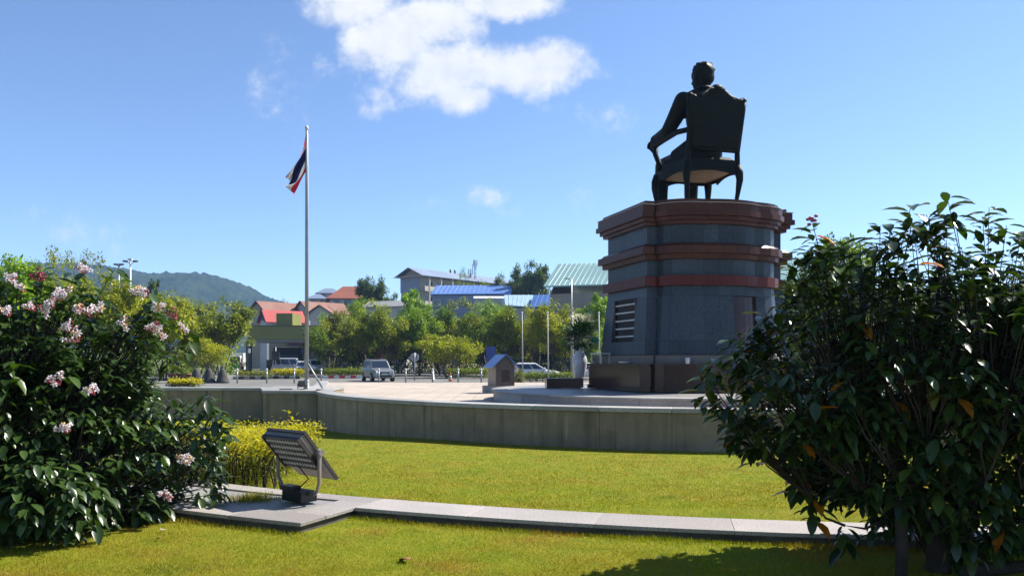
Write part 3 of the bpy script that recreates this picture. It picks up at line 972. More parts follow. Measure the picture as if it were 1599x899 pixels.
# carved rim, crest and knobs
pts = [(u, back_y(z) - .08, z) for u, z in outl]
MB().tube(pts, [.075 + .025 * abs(math.sin(i * .9)) for i in range(len(pts))], 8).build('crest_rail', br, ST)
mb = MB()
mb.ball((0, back_y(3.6) - .08, 3.58), (.20, .10, .13), 12, 8)
mb.ball((.17, back_y(3.5) - .08, 3.50), (.13, .09, .10), 10, 7); mb.ball((-.17, back_y(3.5) - .08, 3.50), (.13, .09, .10), 10, 7)
mb.tube([(.15, back_y(3.5) - .08, 3.55), (.45, back_y(3.4) - .08, 3.36), (.8, back_y(3.3) - .08, 3.27)], [.09, .07, .08], 8)
mb.tube([(-.15, back_y(3.5) - .08, 3.55), (-.45, back_y(3.4) - .08, 3.36), (-.8, back_y(3.3) - .08, 3.27)], [.09, .07, .08], 8)
mb.build('crest_carving', br, ST)
for s in (-1, 1):
    MB().ball((s * .90, back_y(3.3) - .08, 3.30), (.10, .10, .10), 10, 8).build('knob', br, ST)
    p = [(s * .91, back_y(3.3) - .08, 3.27), (s * .90, back_y(3.0) - .08, 3.0), (s * .85, back_y(2.4) - .07, 2.4), (s * .83, -.93, 1.8), (s * .84, -.92, 1.35), (s * .85, -.92, 1.2)]
    MB().tube(p, [.085, .08, .08, .08, .09, .10], 10).build('back_post', br, ST)
MB().tube([(-.8, -.95, 1.84), (.8, -.95, 1.84)], .07, 8).build('back_rail', br, ST)
# seat: upholstered top, scalloped apron all round, underside paled by painted bounce light
def ring(z, g): return [(-.86 - g, -.96 - g), (.86 + g, -.96 - g), (.98 + g, .4), (.92 + g, .95 + g), (.45, 1.06 + g), (-.45, 1.06 + g), (-.92 - g, .95 + g), (-.98 - g, .4)]


MB().prism(ring(0, 0), 1.28, 1.55).build('seat_frame', br, ST, bevel=0.03)
MB().prism(ring(0, -.06), 1.55, 1.68, poly2=ring(0, -.16)).build('seat_cushion', br, ST, bevel=0.04)
MB().prism(ring(0, -.07), 1.262, 1.279).build('seat_underside', M['bronzebounce'], ST)
rg = ring(0, .0)
for i in range(8):
    a = Vector(rg[i]); b = Vector(rg[(i + 1) % 8])
    L = (b - a).length; nn = (b - a).normalized(); nr = Vector((nn.y, -nn.x))
    mb = MB(); m_ = max(4, int(L / .12)); vs = []
    for d in (0.0, -.06):
        for k in range(m_ + 1):
            t = k / m_; c = a.lerp(b, t) + nr * d
            drop = .06 + .11 * (abs(2 * t - 1) ** 2) if L > .6 else .1
            vs += [(c.x, c.y, 1.28), (c.x, c.y, 1.28 - drop)]
    h = (m_ + 1) * 2
    fs = []
    for k in range(m_):
        j = 2 * k
        fs += [(j, j + 1, j + 3, j + 2), (h + j + 2, h + j + 3, h + j + 1, h + j), (j + 1, h + j + 1, h + j + 3, j + 3)]
    mb.add(vs, fs).build('apron', br, ST)
for (sx, sy) in ((-1, -1), (1, -1), (-1, 1), (1, 1)):
    x, y = sx * (.84 if sy < 0 else .90), sy * .90
    kn = .06
    p = [(x, y, 1.40), (x + sx * kn * .8, y + sy * kn * .8, 1.18), (x + sx * kn, y + sy * kn, .98), (x + sx * .02, y + sy * .02, .60), (x - sx * .02, y - sy * .02, .28), (x + sx * .05, y + sy * .05, .08), (x + sx * .09, y + sy * .09, .0)]
    MB().tube(p, [.12, .125, .105, .072, .058, .062, .085], 12).build('leg', br, ST)
for s in (-1, 1):
    p = [(s * .86, -.92, 2.36), (s * .93, -.4, 2.42), (s * .97, .3, 2.38), (s * .98, .80, 2.36), (s * .98, 1.0, 2.33), (s * .98, 1.07, 2.25), (s * .98, 1.0, 2.18)]
    ar = MB().tube(p, [.085, .085, .09, .10, .11, .10, .07], 10).build('armrest', br, ST)
    MB().tube([(s * .98, .88, 2.30), (s * .99, .86, 2.05), (s * .98, .66, 1.75), (s * .96, .62, 1.50)], [.10, .085, .085, .11], 10).build('arm_support', br, ar)

# ================================================================== FLOODLIGHT
FLP = Vector((-2.27, 8.45, 0.09))
FLO = thing('floodlight', 'square ground floodlight with ribbed back tilted on a curved bracket', 'floodlight', FLP)
hd = R(40); el = R(40)
aH = Vector((math.sin(hd), math.cos(hd), 0))
nrm = aH * math.cos(el) + Vector((0, 0, 1)) * math.sin(el)      # away from the ribbed back
dn = aH * math.sin(el) - Vector((0, 0, 1)) * math.cos(el)       # down the back
rt = aH.cross(Vector((0, 0, 1))).normalized()                  # along the pivot, to the right
cen = Vector((-.026, 0.0, 0.54))
HW2, HL = .325, .225


def L(a, b, c): return cen + rt * a + dn * b + nrm * c


def lbox(mb, a, b, c, sa, sb, sc, k=1.0, mi=0):
    vs = []
    for dc, kk in ((-1, 1.0), (1, k)):
        for da, db in ((-1, -1), (1, -1), (1, 1), (-1, 1)):
            vs.append(L(a + da * sa / 2 * kk, b + db * sb / 2 * kk, c + dc * sc / 2))
    return mb.add(vs, [(3, 2, 1, 0), (4, 5, 6, 7), (0, 1, 5, 4), (1, 2, 6, 5), (2, 3, 7, 6), (3, 0, 4, 7)], mi)


wd = aH * .15 - Vector((0, 0, 1)) * .125                        # the housing deepens toward its foot
tl, tr_, br_, bl_ = L(-HW2, -HL, 0), L(HW2, -HL, 0), L(HW2, HL, 0), L(-HW2, HL, 0)
fr, flw = br_ + wd, bl_ + wd
tb = nrm * .05
MB().add([tl, tr_, br_, bl_, tl + tb, tr_ + tb, fr, flw], [(0, 3, 2, 1), (4, 5, 6, 7), (3, 7, 6, 2), (0, 1, 5, 4), (1, 2, 6, 5), (0, 4, 7, 3)]).build('housing', M['lampedge'], FLO)
# front frame and lens on the far side
fdn = (fr - (tr_ + tb)); fn = rt.cross(fdn).normalized()
if fn.dot(aH) < 0: fn = -fn
for (nm_, g_, t0, t1, m_) in (('front_frame', .012, .002, .035, 'lamp'), ('lens', -.03, .036, .042, 'glass')):
    e = fdn.normalized() * g_
    c4 = [tl + tb - rt * g_ - e, tr_ + tb + rt * g_ - e, fr + rt * g_ + e, flw - rt * g_ + e]
    vs = [p + fn * t0 for p in c4] + [p + fn * t1 for p in c4]
    MB().add(vs, [(3, 2, 1, 0), (4, 5, 6, 7), (0, 1, 5, 4), (1, 2, 6, 5), (2, 3, 7, 6), (3, 0, 4, 7)]).build(nm_, M[m_], FLO)
lbox(MB(), 0, 0, -.004, .64, .44, .007).build('back_plate', M['black'], FLO)
for k in range(6):
    lbox(MB(), 0, -.205 + k * .082, -.020, .65, .030, .026).build('cooling_rail', M['lamp'], FLO)
for s in (-1, 1):
    lbox(MB(), s * .318, 0, -.024, .022, .455, .046).build('side_rail', M['lamp'], FLO)
fin0 = None
for r_ in range(5):
    for k in range(13):
        if fin0 is None:
            mb = MB(); lbox(mb, 0, 0, 0, .017, .034, .010); mb.v = [tuple(Vector(v) - cen) for v in mb.v]
            fin0 = mb.mesh('fin', [M['fin']])
        link('fin', fin0, FLO, L(-.285 + k * .0475, -.164 + r_ * .082, -.030))
for s in (-1, 1):
    a = L(s * .365, .03, .05)
    base = Vector((0.03, 0.03, 0.13)) + rt * s * .26
    mid = Vector((a.x, a.y, 0.24)) + rt * s * .0
    mb = MB()
    pts = [a + Vector((0, 0, .03)), a, (a + mid) / 2, mid,  Vector((base.x, base.y, .14)) + rt * s * .04, Vector((base.x, base.y, .115)), Vector((0.03, 0.03, .115))]
    mb.tube(pts, [.045, .048, .042, .040, .036, .03, .03], 6, flat=.45)
    mb.build('bracket_arm', M['lampedge'], FLO)
    MB().tube([a - rt * s * .05, a + rt * s * .045], .035, 10).build('pivot_bolt', M['lampedge'], FLO)
MB().box((0.03, 0.02, .075), (.34, .2, .11), rz=-hd).build('base_block', M['black'], FLO, bevel=.006)
MB().box((-.08, 0.06, .15), (.20, .12, .05), rz=-hd).build('ballast_box', M['black'], FLO)
MB().tube([L(.1, .1, -.1), Vector((.13, .0, .25)), Vector((.02, .0, .14))], .008, 5).build('cable', M['black'], FLO)

# ================================================================== NEAR BUSHES
def inside(blobs, p):
    for (c, r) in blobs:
        if ((p[0] - c[0]) / r[0]) ** 2 + ((p[1] - c[1]) / r[1]) ** 2 + ((p[2] - c[2]) / r[2]) ** 2 < 1: return True
    return False


def blob_depth(blobs, p):
    return max(1 - math.sqrt(((p[0] - c[0]) / r[0]) ** 2 + ((p[1] - c[1]) / r[1]) ** 2 + ((p[2] - c[2]) / r[2]) ** 2) for c, r in blobs)


def sample_blobs(blobs, n_, shell=0.45, zmin=0.05, hollow=-.16):
    out = []
    lo = np.min([np.array(c) - np.array(r) for c, r in blobs], axis=0); hi = np.max([np.array(c) + np.array(r) for c, r in blobs], axis=0)
    while len(out) < n_:
        p = lo + (hi - lo) * rng.random(3)
        if p[2] < zmin: continue
        d = blob_depth(blobs, p)
        if d < 0: continue
        if d > shell and rng.random() > 0.3: continue
        if d < .5 and mnoise.noise(Vector(p) * 3.2) < hollow: continue
        out.append(p)
    return np.array(out)


def leafy_bush(root, blobs, base, ntips, per, size, mats_one, mat_many, stem_mat, extra_tips=(), droop=(-.35, .95), gold=0.0, zmin=.05, kind='broad', nstem=0, hollow=-.16):
    tips = [Vector(p) for p in sample_blobs(blobs, ntips, zmin=zmin, hollow=hollow)] + [Vector(p) for p in extra_tips]
    cz = np.mean([c for c, r in blobs], axis=0)
    pos = []; dr = []; sz = []
    base = Vector(base)
    # branches: a few main limbs, each tip joined to the nearest lower limb node
    nodes = [base + Vector((0, 0, .15))]
    stems = MB()
    order = sorted(tips, key=lambda p: (p - base).length)
    used = 0
    for tp in order:
        cand = min(nodes, key=lambda q: (q - tp).length + (0.6 * max(0, q.z - tp.z)) + .15 * (q - base).length)
        mid = cand.lerp(tp, .5) + Vector(((rng.random() - .5) * .1, (rng.random() - .5) * .1, -.04))
        ln = (tp - cand).length
        d0 = (cand - base).length
        r0 = max(.0035, .020 - .011 * d0)
        if ln > 0.05:
            stems.tube([cand, mid, tp], [r0, r0 * .75, .0025], 4, cap=False)
        if len(nodes) < 160 and ln > .2: nodes.append(tp); nodes.append(mid)
    nx_ = len(extra_tips)
    for ti, tp in enumerate(tips):
        ext = ti >= len(tips) - nx_
        out = Vector((tp.x - cz[0], tp.y - cz[1], (tp.z - cz[2]) * .8))
        if out.length < 1e-3: out = Vector((0, 0, 1))
        out.normalize()
        k = int(per * (0.7 + .6 * rng.random())) + (3 if ext else 0)
        big = (1.3 if ext else .7 + .6 * rng.random())
        a0 = rng.random() * 6.28
        for j in range(k):
            a = a0 + j * 2.4
            side_ = Vector((math.cos(a), math.sin(a), 0))
            d = side_ * (.75 + .4 * rng.random()) + out * .45 + Vector((0, 0, -(droop[0] + (droop[1] - droop[0]) * rng.random()) + (.5 if j >= k - 2 else 0)))
            pos.append(tp - Vector((0, 0, .02 * j)) + side_ * .02); dr.append(d.normalized()); sz.append(size * big * (.5 + .9 * rng.random()))
    pos = np.array(pos); dr = np.array(dr); sz = np.array(sz)
    # the 300 leaves that show largest become leaves of their own
    tipsP = pos + dr * sz[:, None] * .5
    dist = np.linalg.norm(tipsP - np.array([0, 0, EYE]), axis=1)
    px = 800 + F * tipsP[:, 0] / tipsP[:, 1]; py = HZ - F * (tipsP[:, 2] - EYE) / tipsP[:, 1]
    vis = (px > 5) & (px < 1594) & (py > 5) & (py < 894)
    dep = np.array([blob_depth(blobs, p) for p in tipsP])
    score = sz / dist - .02 * np.clip(dep, 0, .6) + np.where(vis, 0, -1)
    idx = np.argsort(-score)[:300]
    rest = np.setdiff1d(np.arange(len(pos)), idx)
    o = leaf_cloud('foliage', mat_many, pos[rest], dr[rest], sz[rest], kind, root)
    tag(o, kind='stuff')
    tv, tf = leaf_mesh_data(kind)
    lm = []
    for m_ in mats_one:
        mb_ = MB().add(tv, tf, 0, True); lm.append(mb_.mesh('leaf', [m_]))
    Rm = frames(dr[idx])
    for q, i in enumerate(idx):
        me = lm[1] if (len(lm) > 1 and rng.random() < gold) else lm[0]
        ob = link('leaf', me, root)
        mt = Matrix([[*(Rm[q][r_] * sz[i]), pos[i][r_]] for r_ in range(3)] + [[0, 0, 0, 1]])
        ob.matrix_local = mt
    tag(stems.build('branches', stem_mat, root), kind='stuff')
    return tips


# --- right: broad-leaved bush
BR = thing('broadleaf_bush', 'large dark broad-leaved bush with a few orange leaves filling the right side', 'bush', (0, 0, 0))
rb = [((3.35, 6.25, 1.55), (1.25, 1.05, .95)), ((2.25, 6.1, 1.40), (.72, .7, .50)), ((2.42, 6.15, 2.05), (.38, .5, .50)), ((4.5, 6.4, 1.65), (1.2, 1.1, 1.0)),
      ((3.0, 6.2, .88), (.85, .9, .50)), ((2.75, 6.2, 1.9), (.55, .6, .42)), ((3.2, 6.2, 2.30), (.42, .5, .40)), ((4.4, 6.2, 1.1), (1.0, .9, .5)), ((3.4, 6.1, .62), (.75, .75, .40)), ((1.75, 6.1, 1.38), (.34, .4, .26)), ((2.6, 6.1, .95), (.5, .6, .38))]
ex = [P(1423, 322, 6.1), P(1447, 335, 6.2), P(1480, 309, 6.1), P(1490, 330, 6.0), P(1545, 324, 6.2), P(1535, 340, 6.1), P(1572, 352, 6.0), P(1595, 362, 6.1), P(1375, 352, 6.1), P(1390, 362, 6.0),
      P(1270, 352, 6.1), P(1290, 372, 6.1), P(1110, 560, 6.1), P(1100, 585, 6.0), P(1150, 520, 6.0), P(1195, 488, 6.1), P(1215, 475, 6.0), P(1180, 690, 6.0), P(1160, 655, 6.1), P(1185, 512, 6.1), P(1245, 735, 6.1), P(1270, 780, 6.0), P(1320, 820, 6.0)]
leafy_bush(BR, rb, (3.2, 6.15, 0), 2400, 8.5, .108, [M['leafRo'], M['leafgold']], M['leafR'], M['darkbark'], ex, gold=.06, zmin=.26, hollow=-.05)
mb = MB()
mb.tube([(3.2, 6.05, -.1), (3.22, 6.07, .12), (3.12, 6.1, .35), (2.95, 6.12, .8), (2.7, 6.1, 1.3)], [.105, .085, .075, .055, .03], 10)
mb.tube([(3.24, 6.07, .1), (3.4, 6.1, .32), (3.6, 6.15, .8), (3.7, 6.2, 1.5)], [.09, .075, .055, .03], 10)
mb.tube([(3.3, 5.95, .02), (3.75, 5.9, .08), (4.3, 5.85, .16)], [.06, .045, .03], 8)
mb.tube([(3.1, 6.1, .3), (2.9, 6.0, .5), (2.4, 5.95, .68), (1.95, 6.0, .85), (1.62, 6.0, 1.02)], [.05, .03, .018, .013, .008], 6)
mb.tube([(3.05, 6.12, .5), (3.2, 6.15, 1.3), (3.28, 6.2, 1.9), (3.3, 6.2, 2.4)], [.06, .045, .018, .005], 8)
mb.build('trunk', M['darkbark'], BR)
fl = MB()
for k in range(9):
    a = k * .7; fl.ball(P(1268 + rng.normal() * 4, 344 + rng.normal() * 4, 6.1), (.018, .018, .012), 6, 4)
tag(fl.build('flower', M['petalp'], BR), 'small pink bloom at the top left of the bush')

STK = thing('wooden_stake', 'upright dark wooden stake beside the trunk of the right bush', 'stake', (2.76, 5.7, 0))
MB().tube([(0, 0, -.1), (0.005, 0, .3), (.0, 0.01, .62)], [.045, .045, .043], 8).build('post', M['darkbark'], STK)

# --- left: flowering bush
BL = thing('flowering_bush', 'big dark leafy bush with white and pink flower clusters on the left', 'bush', (0, 0, 0))
lb = [((-5.2, 7.7, 1.15), (1.6, 1.1, 1.15)), ((-4.45, 7.9, 1.25), (.93, .95, .95)), ((-5.0, 7.7, 1.75), (1.05, .8, .66)), ((-3.65, 8.2, .78), (.66, .65, .46)), ((-4.1, 7.9, .55), (.95, .8, .55)),
      ((-3.85, 8.1, 1.78), (.45, .5, .38)), ((-4.1, 7.9, 1.95), (.42, .5, .40)), ((-3.35, 8.3, .85), (.36, .4, .36)), ((-6.2, 7.7, 1.3), (1.0, 1.0, 1.1)), ((-5.2, 7.4, .5), (1.2, .85, .6)), ((-4.35, 7.0, .42), (.85, .5, .46)), ((-4.55, 7.75, 2.0), (.75, .55, .48)), ((-5.6, 7.6, 2.0), (.9, .6, .45)), ((-3.5, 8.2, .45), (.5, .5, .4))]
lex = [P(340, 640, 8.1), P(350, 660, 8.2), P(325, 612, 8.1), P(297, 520, 8.0), P(180, 420, 7.8), P(235, 455, 7.9), P(60, 425, 7.6), P(345, 770, 8.2), P(330, 800, 8.2), P(200, 850, 7.2), P(215, 845, 7.3), P(170, 862, 7.1)]
leafy_bush(BL, lb, (-4.9, 7.8, 0), 2500, 8.0, .118, [M['leafLo']], M['leafL'], M['darkbark'], lex, zmin=.06)
mb = MB()
for k in range(9):
    a = k * .7
    mb.tube([(-4.9 + .25 * math.cos(a), 7.75 + .25 * math.sin(a), -.1), (-4.9 + .4 * math.cos(a), 7.75 + .4 * math.sin(a), .5), (-4.9 + .8 * math.cos(a), 7.75 + .6 * math.sin(a), 1.2)], [.045, .035, .015], 6)
mb.build('trunk', M['bark'], BL)


def blob_hit(blobs, x, y):
    """where the line of sight of a pixel meets the bush"""
    D = 5.5
    while D < 9.5:
        p = P(x, y, D)
        if inside(blobs, p): return D
        D += .04
    return 7.9


def flower_head(nf, red=0.0, cream=0.2):
    """a loose head of five-petalled stars"""
    mb_ = MB()
    for k in range(nf):
        d = Vector((rng.normal() * .8, -abs(rng.normal()) - .5, rng.normal() * .7 + .45)).normalized()
        c = Vector((rng.normal() * .036, rng.normal() * .02 - .03, rng.normal() * .026))
        x = d.cross(Vector((0, 0, 1))).normalized(); y = x.cross(d)
        s = .029 + .010 * rng.random(); a0 = rng.random() * 6
        pm = 2 if rng.random() < red else (3 if rng.random() < cream else 0)
        for j in range(5):
            a = a0 + j * 2 * math.pi / 5
            e = x * math.cos(a) + y * math.sin(a); f = x * -math.sin(a) + y * math.cos(a)
            vs = [c, c + e * s * .55 + f * s * .26 + d * .006, c + e * s - d * .008, c + e * s * .55 - f * s * .26 + d * .006]
            mb_.add(vs, [(0, 1, 2), (0, 2, 3)], pm)
        mb_.ball(c + d * .003, (.0065, .0065, .006), 6, 4, 1)
        mb_.tube([c, c - d * .03, Vector((0, .02, -.05))], .003, 3, 1, cap=False)
    return mb_


FLW = [(20, 434, 5, 0), (64, 430, 6, 1), (36, 448, 4, 0), (12, 486, 5, 0), (92, 462, 4, 0), (97, 455, 4, 0), (127, 481, 7, .1), (140, 488, 5, .1), (152, 478, 5, 0), (110, 510, 6, 0), (122, 525, 4, 0),
       (130, 419, 7, .15), (215, 455, 6, .1), (230, 457, 4, .1), (246, 477, 7, 0), (243, 509, 8, .2), (275, 490, 4, 1), (92, 592, 6, .1), (147, 608, 7, 0), (102, 668, 8, 0), (293, 717, 8, 0), (263, 772, 8, .15),
       (198, 502, 4, 0), (72, 485, 5, 0), (55, 478, 4, .2), (252, 520, 5, 0), (82, 474, 5, .1), (290, 512, 3, 0)]
PM = [M['petalw'], M['petalp'], M['petalr'], M['petaly']]
for (x, y, k, red) in FLW:
    D = blob_hit(lb, x, y) - .10
    o = flower_head(k + 2, red, .12).build('flower_cluster', PM, BL, P(x, y, D))
    if red == 1: o['label'] = 'wine red flower cluster'

# --- low yellow hedge behind the floodlight
HB = thing('yellow_hedge', 'clipped low hedge with bright yellow-green top behind the floodlight', 'hedge', (-4.0, 11.1, 0))


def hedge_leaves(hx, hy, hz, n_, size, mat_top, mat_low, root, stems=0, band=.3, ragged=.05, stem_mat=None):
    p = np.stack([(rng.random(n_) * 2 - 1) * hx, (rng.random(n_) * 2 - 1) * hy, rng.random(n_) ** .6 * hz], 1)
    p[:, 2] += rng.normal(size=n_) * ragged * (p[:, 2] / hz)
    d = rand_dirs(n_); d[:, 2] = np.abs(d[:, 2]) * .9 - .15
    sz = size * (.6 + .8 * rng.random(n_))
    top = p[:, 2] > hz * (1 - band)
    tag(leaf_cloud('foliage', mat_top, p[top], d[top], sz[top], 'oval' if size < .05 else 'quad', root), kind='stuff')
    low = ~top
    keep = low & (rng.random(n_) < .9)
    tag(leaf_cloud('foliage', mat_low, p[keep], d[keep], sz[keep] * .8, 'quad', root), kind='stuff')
    if stems:
        mb_ = MB()
        for k in range(stems):
            x, y = (rng.random() * 2 - 1) * hx, (rng.random() * 2 - 1) * hy
            if k % 2: y = -hy + rng.random() * .3
            mb_.tube([(x, y, -.05), (x + rng.normal() * .04, y + rng.normal() * .04, hz * .45), (x + rng.normal() * .12, y + rng.normal() * .12, hz * .9)], [.011, .008, .004], 4, cap=False)
        tag(mb_.build('stems', stem_mat or M['bark'], root), kind='stuff')


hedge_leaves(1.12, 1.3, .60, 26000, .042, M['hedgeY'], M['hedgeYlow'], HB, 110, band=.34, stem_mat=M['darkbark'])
pp = np.array([[1.0 + rng.normal() * .05, -.1 + rng.normal() * .05, .62 + .02 * k] for k in range(14)])
dd = rand_dirs(14); dd[:, 2] = np.abs(dd[:, 2]) + .3
tag(leaf_cloud('shoot', M['hedgeY'], pp, dd, np.full(14, .075), 'oval', HB), kind='stuff')

# --- tuft of longer grass left on the lamp slab
n_ = 700
pp = np.stack([-2.78 + rng.normal(size=n_) * .13, 8.62 + rng.normal(size=n_) * .10, np.full(n_, .085)], 1)
dd = np.stack([rng.normal(size=n_) * .35, rng.normal(size=n_) * .35, np.ones(n_)], 1)
tf_ = leaf_cloud('grass_tuft', M['grass'], pp, dd, .05 + .06 * rng.random(n_), 'blade', None, up=rand_dirs(n_), width=np.full(n_, .006))
tag(tf_, kind='stuff')

# --- lawn blades
def blades(n_, y0, y1, hmin, hmax, w, pw):
    u = rng.random(n_)
    y = (y0 ** (1 - pw) + u * (y1 ** (1 - pw) - y0 ** (1 - pw))) ** (1 / (1 - pw))
    x = (rng.random(n_) * 2 - 1) * (y * .66 + .4)
    rk = np.hypot(x - KC[0], y - KC[1]); ak = np.degrees(np.arctan2(x - KC[0], KC[1] - y))
    bad = ((rk > 17.40) & (rk < 17.95)) | ((rk > 17.40) & (rk < 18.79) & (ak < -23.27))
    bad |= np.hypot(x - TC[0], y - TC[1]) < TR + .02
    bad |= (x < -5.2) & (y > 21.6)
    x, y = x[~bad], y[~bad]
    m_ = len(x)
    z = np.array([lawn_z(a, b) for a, b in zip(x, y)]) - .004
    # tufts: height follows a slow pattern
    hgt = hmin + (hmax - hmin) * rng.random(m_) * (.55 + .45 * np.sin(x * 5.1 + np.sin(y * 3.7) * 1.7) * np.sin(y * 6.3 + x))
    edge = (np.abs(rk[~bad] - 18.0) < .1) | ((np.abs(rk[~bad] - 18.84) < .08) & (ak[~bad] < -23))
    hgt = np.where(edge, hgt * 1.7 + .02, hgt)
    d = np.stack([rng.normal(size=m_) * .55, rng.normal(size=m_) * .55, np.ones(m_)], 1)
    return np.stack([x, y, z], 1), d, np.abs(hgt) + .008, np.full(m_, w) * (.6 + .8 * rng.random(m_))


bs = [blades(400000, 4.4, 8.6, .010, .030, .0045, 1.6), blades(260000, 8.6, 22, .012, .027, .009, 2.0)]
pos, dr, hg, wd = [np.concatenate([b[i] for b in bs]) for i in range(4)]
tag(leaf_cloud('grass', M['grass'], pos, dr, hg, 'blade', None, up=rand_dirs(len(pos)), width=wd), kind='stuff')

for (x, y, lab, m_) in ((640, 880, 'curled red-brown leaf lying on the lawn in the foreground', 'fallen'), (1030, 876, 'tiny pale petal lying in the bush shadow on the lawn', 'petalw'), (252, 845, 'brown dead leaf on the lawn near the flowering bush', 'fallen'), (250, 832, 'white fallen flower at the edge of the flowering bush', 'petalw')):
    D = EYE * F / (y - HZ)
    p = P(x, y, D)
    tv, tf = leaf_mesh_data('oval')
    k = .15 if y == 880 else .06
    o = MB().add(tv * k + np.array([0, 0, .035]), tf, 0, True).build('fallen_leaf' if m_ == 'fallen' else 'fallen_petal', M[m_], None, (p.x, p.y, 0), rng.random() * 3)
    so = o.modifiers.new('thickness', 'SOLIDIFY'); so.thickness = .003
    tag(o, lab, 'leaf' if m_ == 'fallen' else 'petal')
# ================================================================== FLAGPOLE, FLAG
fpD = 22.9
fb = P(479.5, 604, fpD); fb.z = 0.742
FP = thing('flagpole', 'tall grey steel flagpole with a white ball tip and slanting brace, carrying the flag', 'flagpole', fb)
ht = EYE + (HZ - 203) * fpD / F - fb.z
MB().tube([(0, 0, .0), (0, 0, ht * .5), (0, 0, ht)], [.062, .05, .034], 12).build('pole', M['steel'], FP)
MB().lathe([(.10, 0), (.10, .03), (.075, .05), (.075, .25), (.062, .27)], 14).build('base_sleeve', M['steel'], FP)
MB().ball((0, 0, ht + .05), (.055, .055, .075), 12, 8).build('finial', M['white'], FP)
MB().tube([(.0, 0, .78), (.22, -.02, .42), (.46, -.05, .03)], .028, 6).build('brace', M['steel'], FP)
MB().tube([(.055, -.02, .4), (.05, -.02, ht * .5), (.04, -.02, ht - .1)], .005, 4).build('halyard', M['white'], FP)
FG = thing('flag', 'limp red, white and navy striped flag drooping at the top of the pole', 'flag', (fb.x, fb.y, fb.z + ht))
k = fpD / F
mb = MB(); ns, nt = 22, 30
hang = lambda x, y, dy: Vector(((x - 479.5) * k, dy, -(y - 203) * k))
vs = []
for j in range(nt + 1):
    t = j / nt
    for i in range(ns + 1):
        s = i / ns
        h0 = hang(478.2, 210 + 58 * t, 0)
        f0 = hang(449 + 9 * t + 3 * math.sin(t * 9), 277 + 28 * t, 0)
        p = h0.lerp(f0, s)
        sag = math.sin(s * math.pi) * (.10 + .12 * t)
        p.z -= sag * .8
        p.x += .05 * math.sin(t * 8 + s * 5) * s - .12 * math.sin(math.pi * s) * (t - .35)
        p.y += (.20 * math.sin(t * 11 + s * 3.0) + .08 * math.sin(t * 23 + s * 8)) * s ** .7 - .25 * s * math.sin(t * 3)
        vs.append(p)
fs = [(j * (ns + 1) + i, j * (ns + 1) + i + 1, (j + 1) * (ns + 1) + i + 1, (j + 1) * (ns + 1) + i) for j in range(nt) for i in range(ns)]
mb.add(vs, fs, 0, True)
for q, f in enumerate(mb.f):
    t = (q // ns + .5) / nt
    mb.m[q] = 0 if (t < 1 / 6 or t > 5 / 6) else (1 if (t < 1 / 3 or t > 2 / 3) else 2)
mb.build('cloth', [M['flagred'], M['flagwhite'], M['flagblue']], FG)
sl = P(472, 604, 22.4)
SLT = thing('spotlight', 'small black spotlight standing on the pier beside the flagpole', 'spotlight', (sl.x, sl.y, .742), R(20))
MB().box((0, 0, .16), (.20, .13, .15), M=Matrix.Rotation(R(-25), 3, 'X')).build('housing', M['black'], SLT, bevel=.01)
MB().box((0, .05, .19), (.16, .01, .11), M=Matrix.Rotation(R(-25), 3, 'X')).build('lens', M['glass'], SLT)
for s in (-1, 1): MB().tube([(s * .115, 0, .18), (s * .115, 0, .02), (0, 0, .01)], .012, 5).build('bracket', M['black'], SLT)
dp = P(447, 604, 22.4)
tag(MB().box((0, 0, .012), (.34, .16, .024), rz=.2).build('cable_cover', M['black'], None, (dp.x, dp.y, .742)), 'flat dark cable cover lying on the pier top left of the spotlight', 'cover')

# ================================================================== THINGS ON THE TERRACE
# hut-shaped box with a blue roof
hp_ = P(784, 613, 29.2)
HUT = thing('pump_hut', 'small brown hut-shaped box with blue pitched roof on the paving', 'hut', (hp_.x - .05, 29.2, .37), R(24))
MB().box((-.05, 0, .13), (1.0, .78, .26)).build('base', M['grey'], HUT)
MB().prism([(-.34, -.36), (.40, -.36), (.40, .36), (-.34, .36)], .26, .98).build('wall', M['hutwall'], HUT)
MB().add([(-.345, -.365, .27), (-.345, .365, .27), (-.345, .365, .97), (-.345, -.365, .97), (-.335, -.365, .27), (-.335, .365, .27), (-.335, .365, .97), (-.335, -.365, .97)],
         [(3, 2, 1, 0), (4, 5, 6, 7), (0, 1, 5, 4), (1, 2, 6, 5), (2, 3, 7, 6), (3, 0, 4, 7)]).build('lit_side', M['hutside'], HUT)
gb = [(-.34, -.362, .98), (.40, -.362, .98), (.03, -.362, 1.33), (-.34, .36, .98), (.40, .36, .98), (.03, .36, 1.33)]
MB().add(gb, [(0, 1, 2), (5, 4, 3), (0, 3, 4, 1), (1, 4, 5, 2), (2, 5, 3, 0)]).build('gable', M['hutwall'], HUT)
for s in (-1, 1):
    a = Vector((.03, 0, 1.37)); b = Vector((.03 + s * .52, 0, .90 if s < 0 else .88))
    d = (b - a).normalized(); nn = Vector((-d.z * s, 0, d.x * s)).normalized() * .03
    vs = []
    for y in (-.46, .46):
        vs += [a + Vector((0, y, 0)), b + Vector((0, y, 0)), b + nn + Vector((0, y, 0)), a + nn + Vector((0, y, 0))]
    MB().add(vs, [(0, 1, 2, 3), (7, 6, 5, 4), (0, 4, 5, 1), (1, 5, 6, 2), (2, 6, 7, 3), (3, 7, 4, 0)]).build('roof', M['bluehut'], HUT)
MB().box((.05, -.366, .62), (.30, .012, .42)).build('door', M['lamp'], HUT)

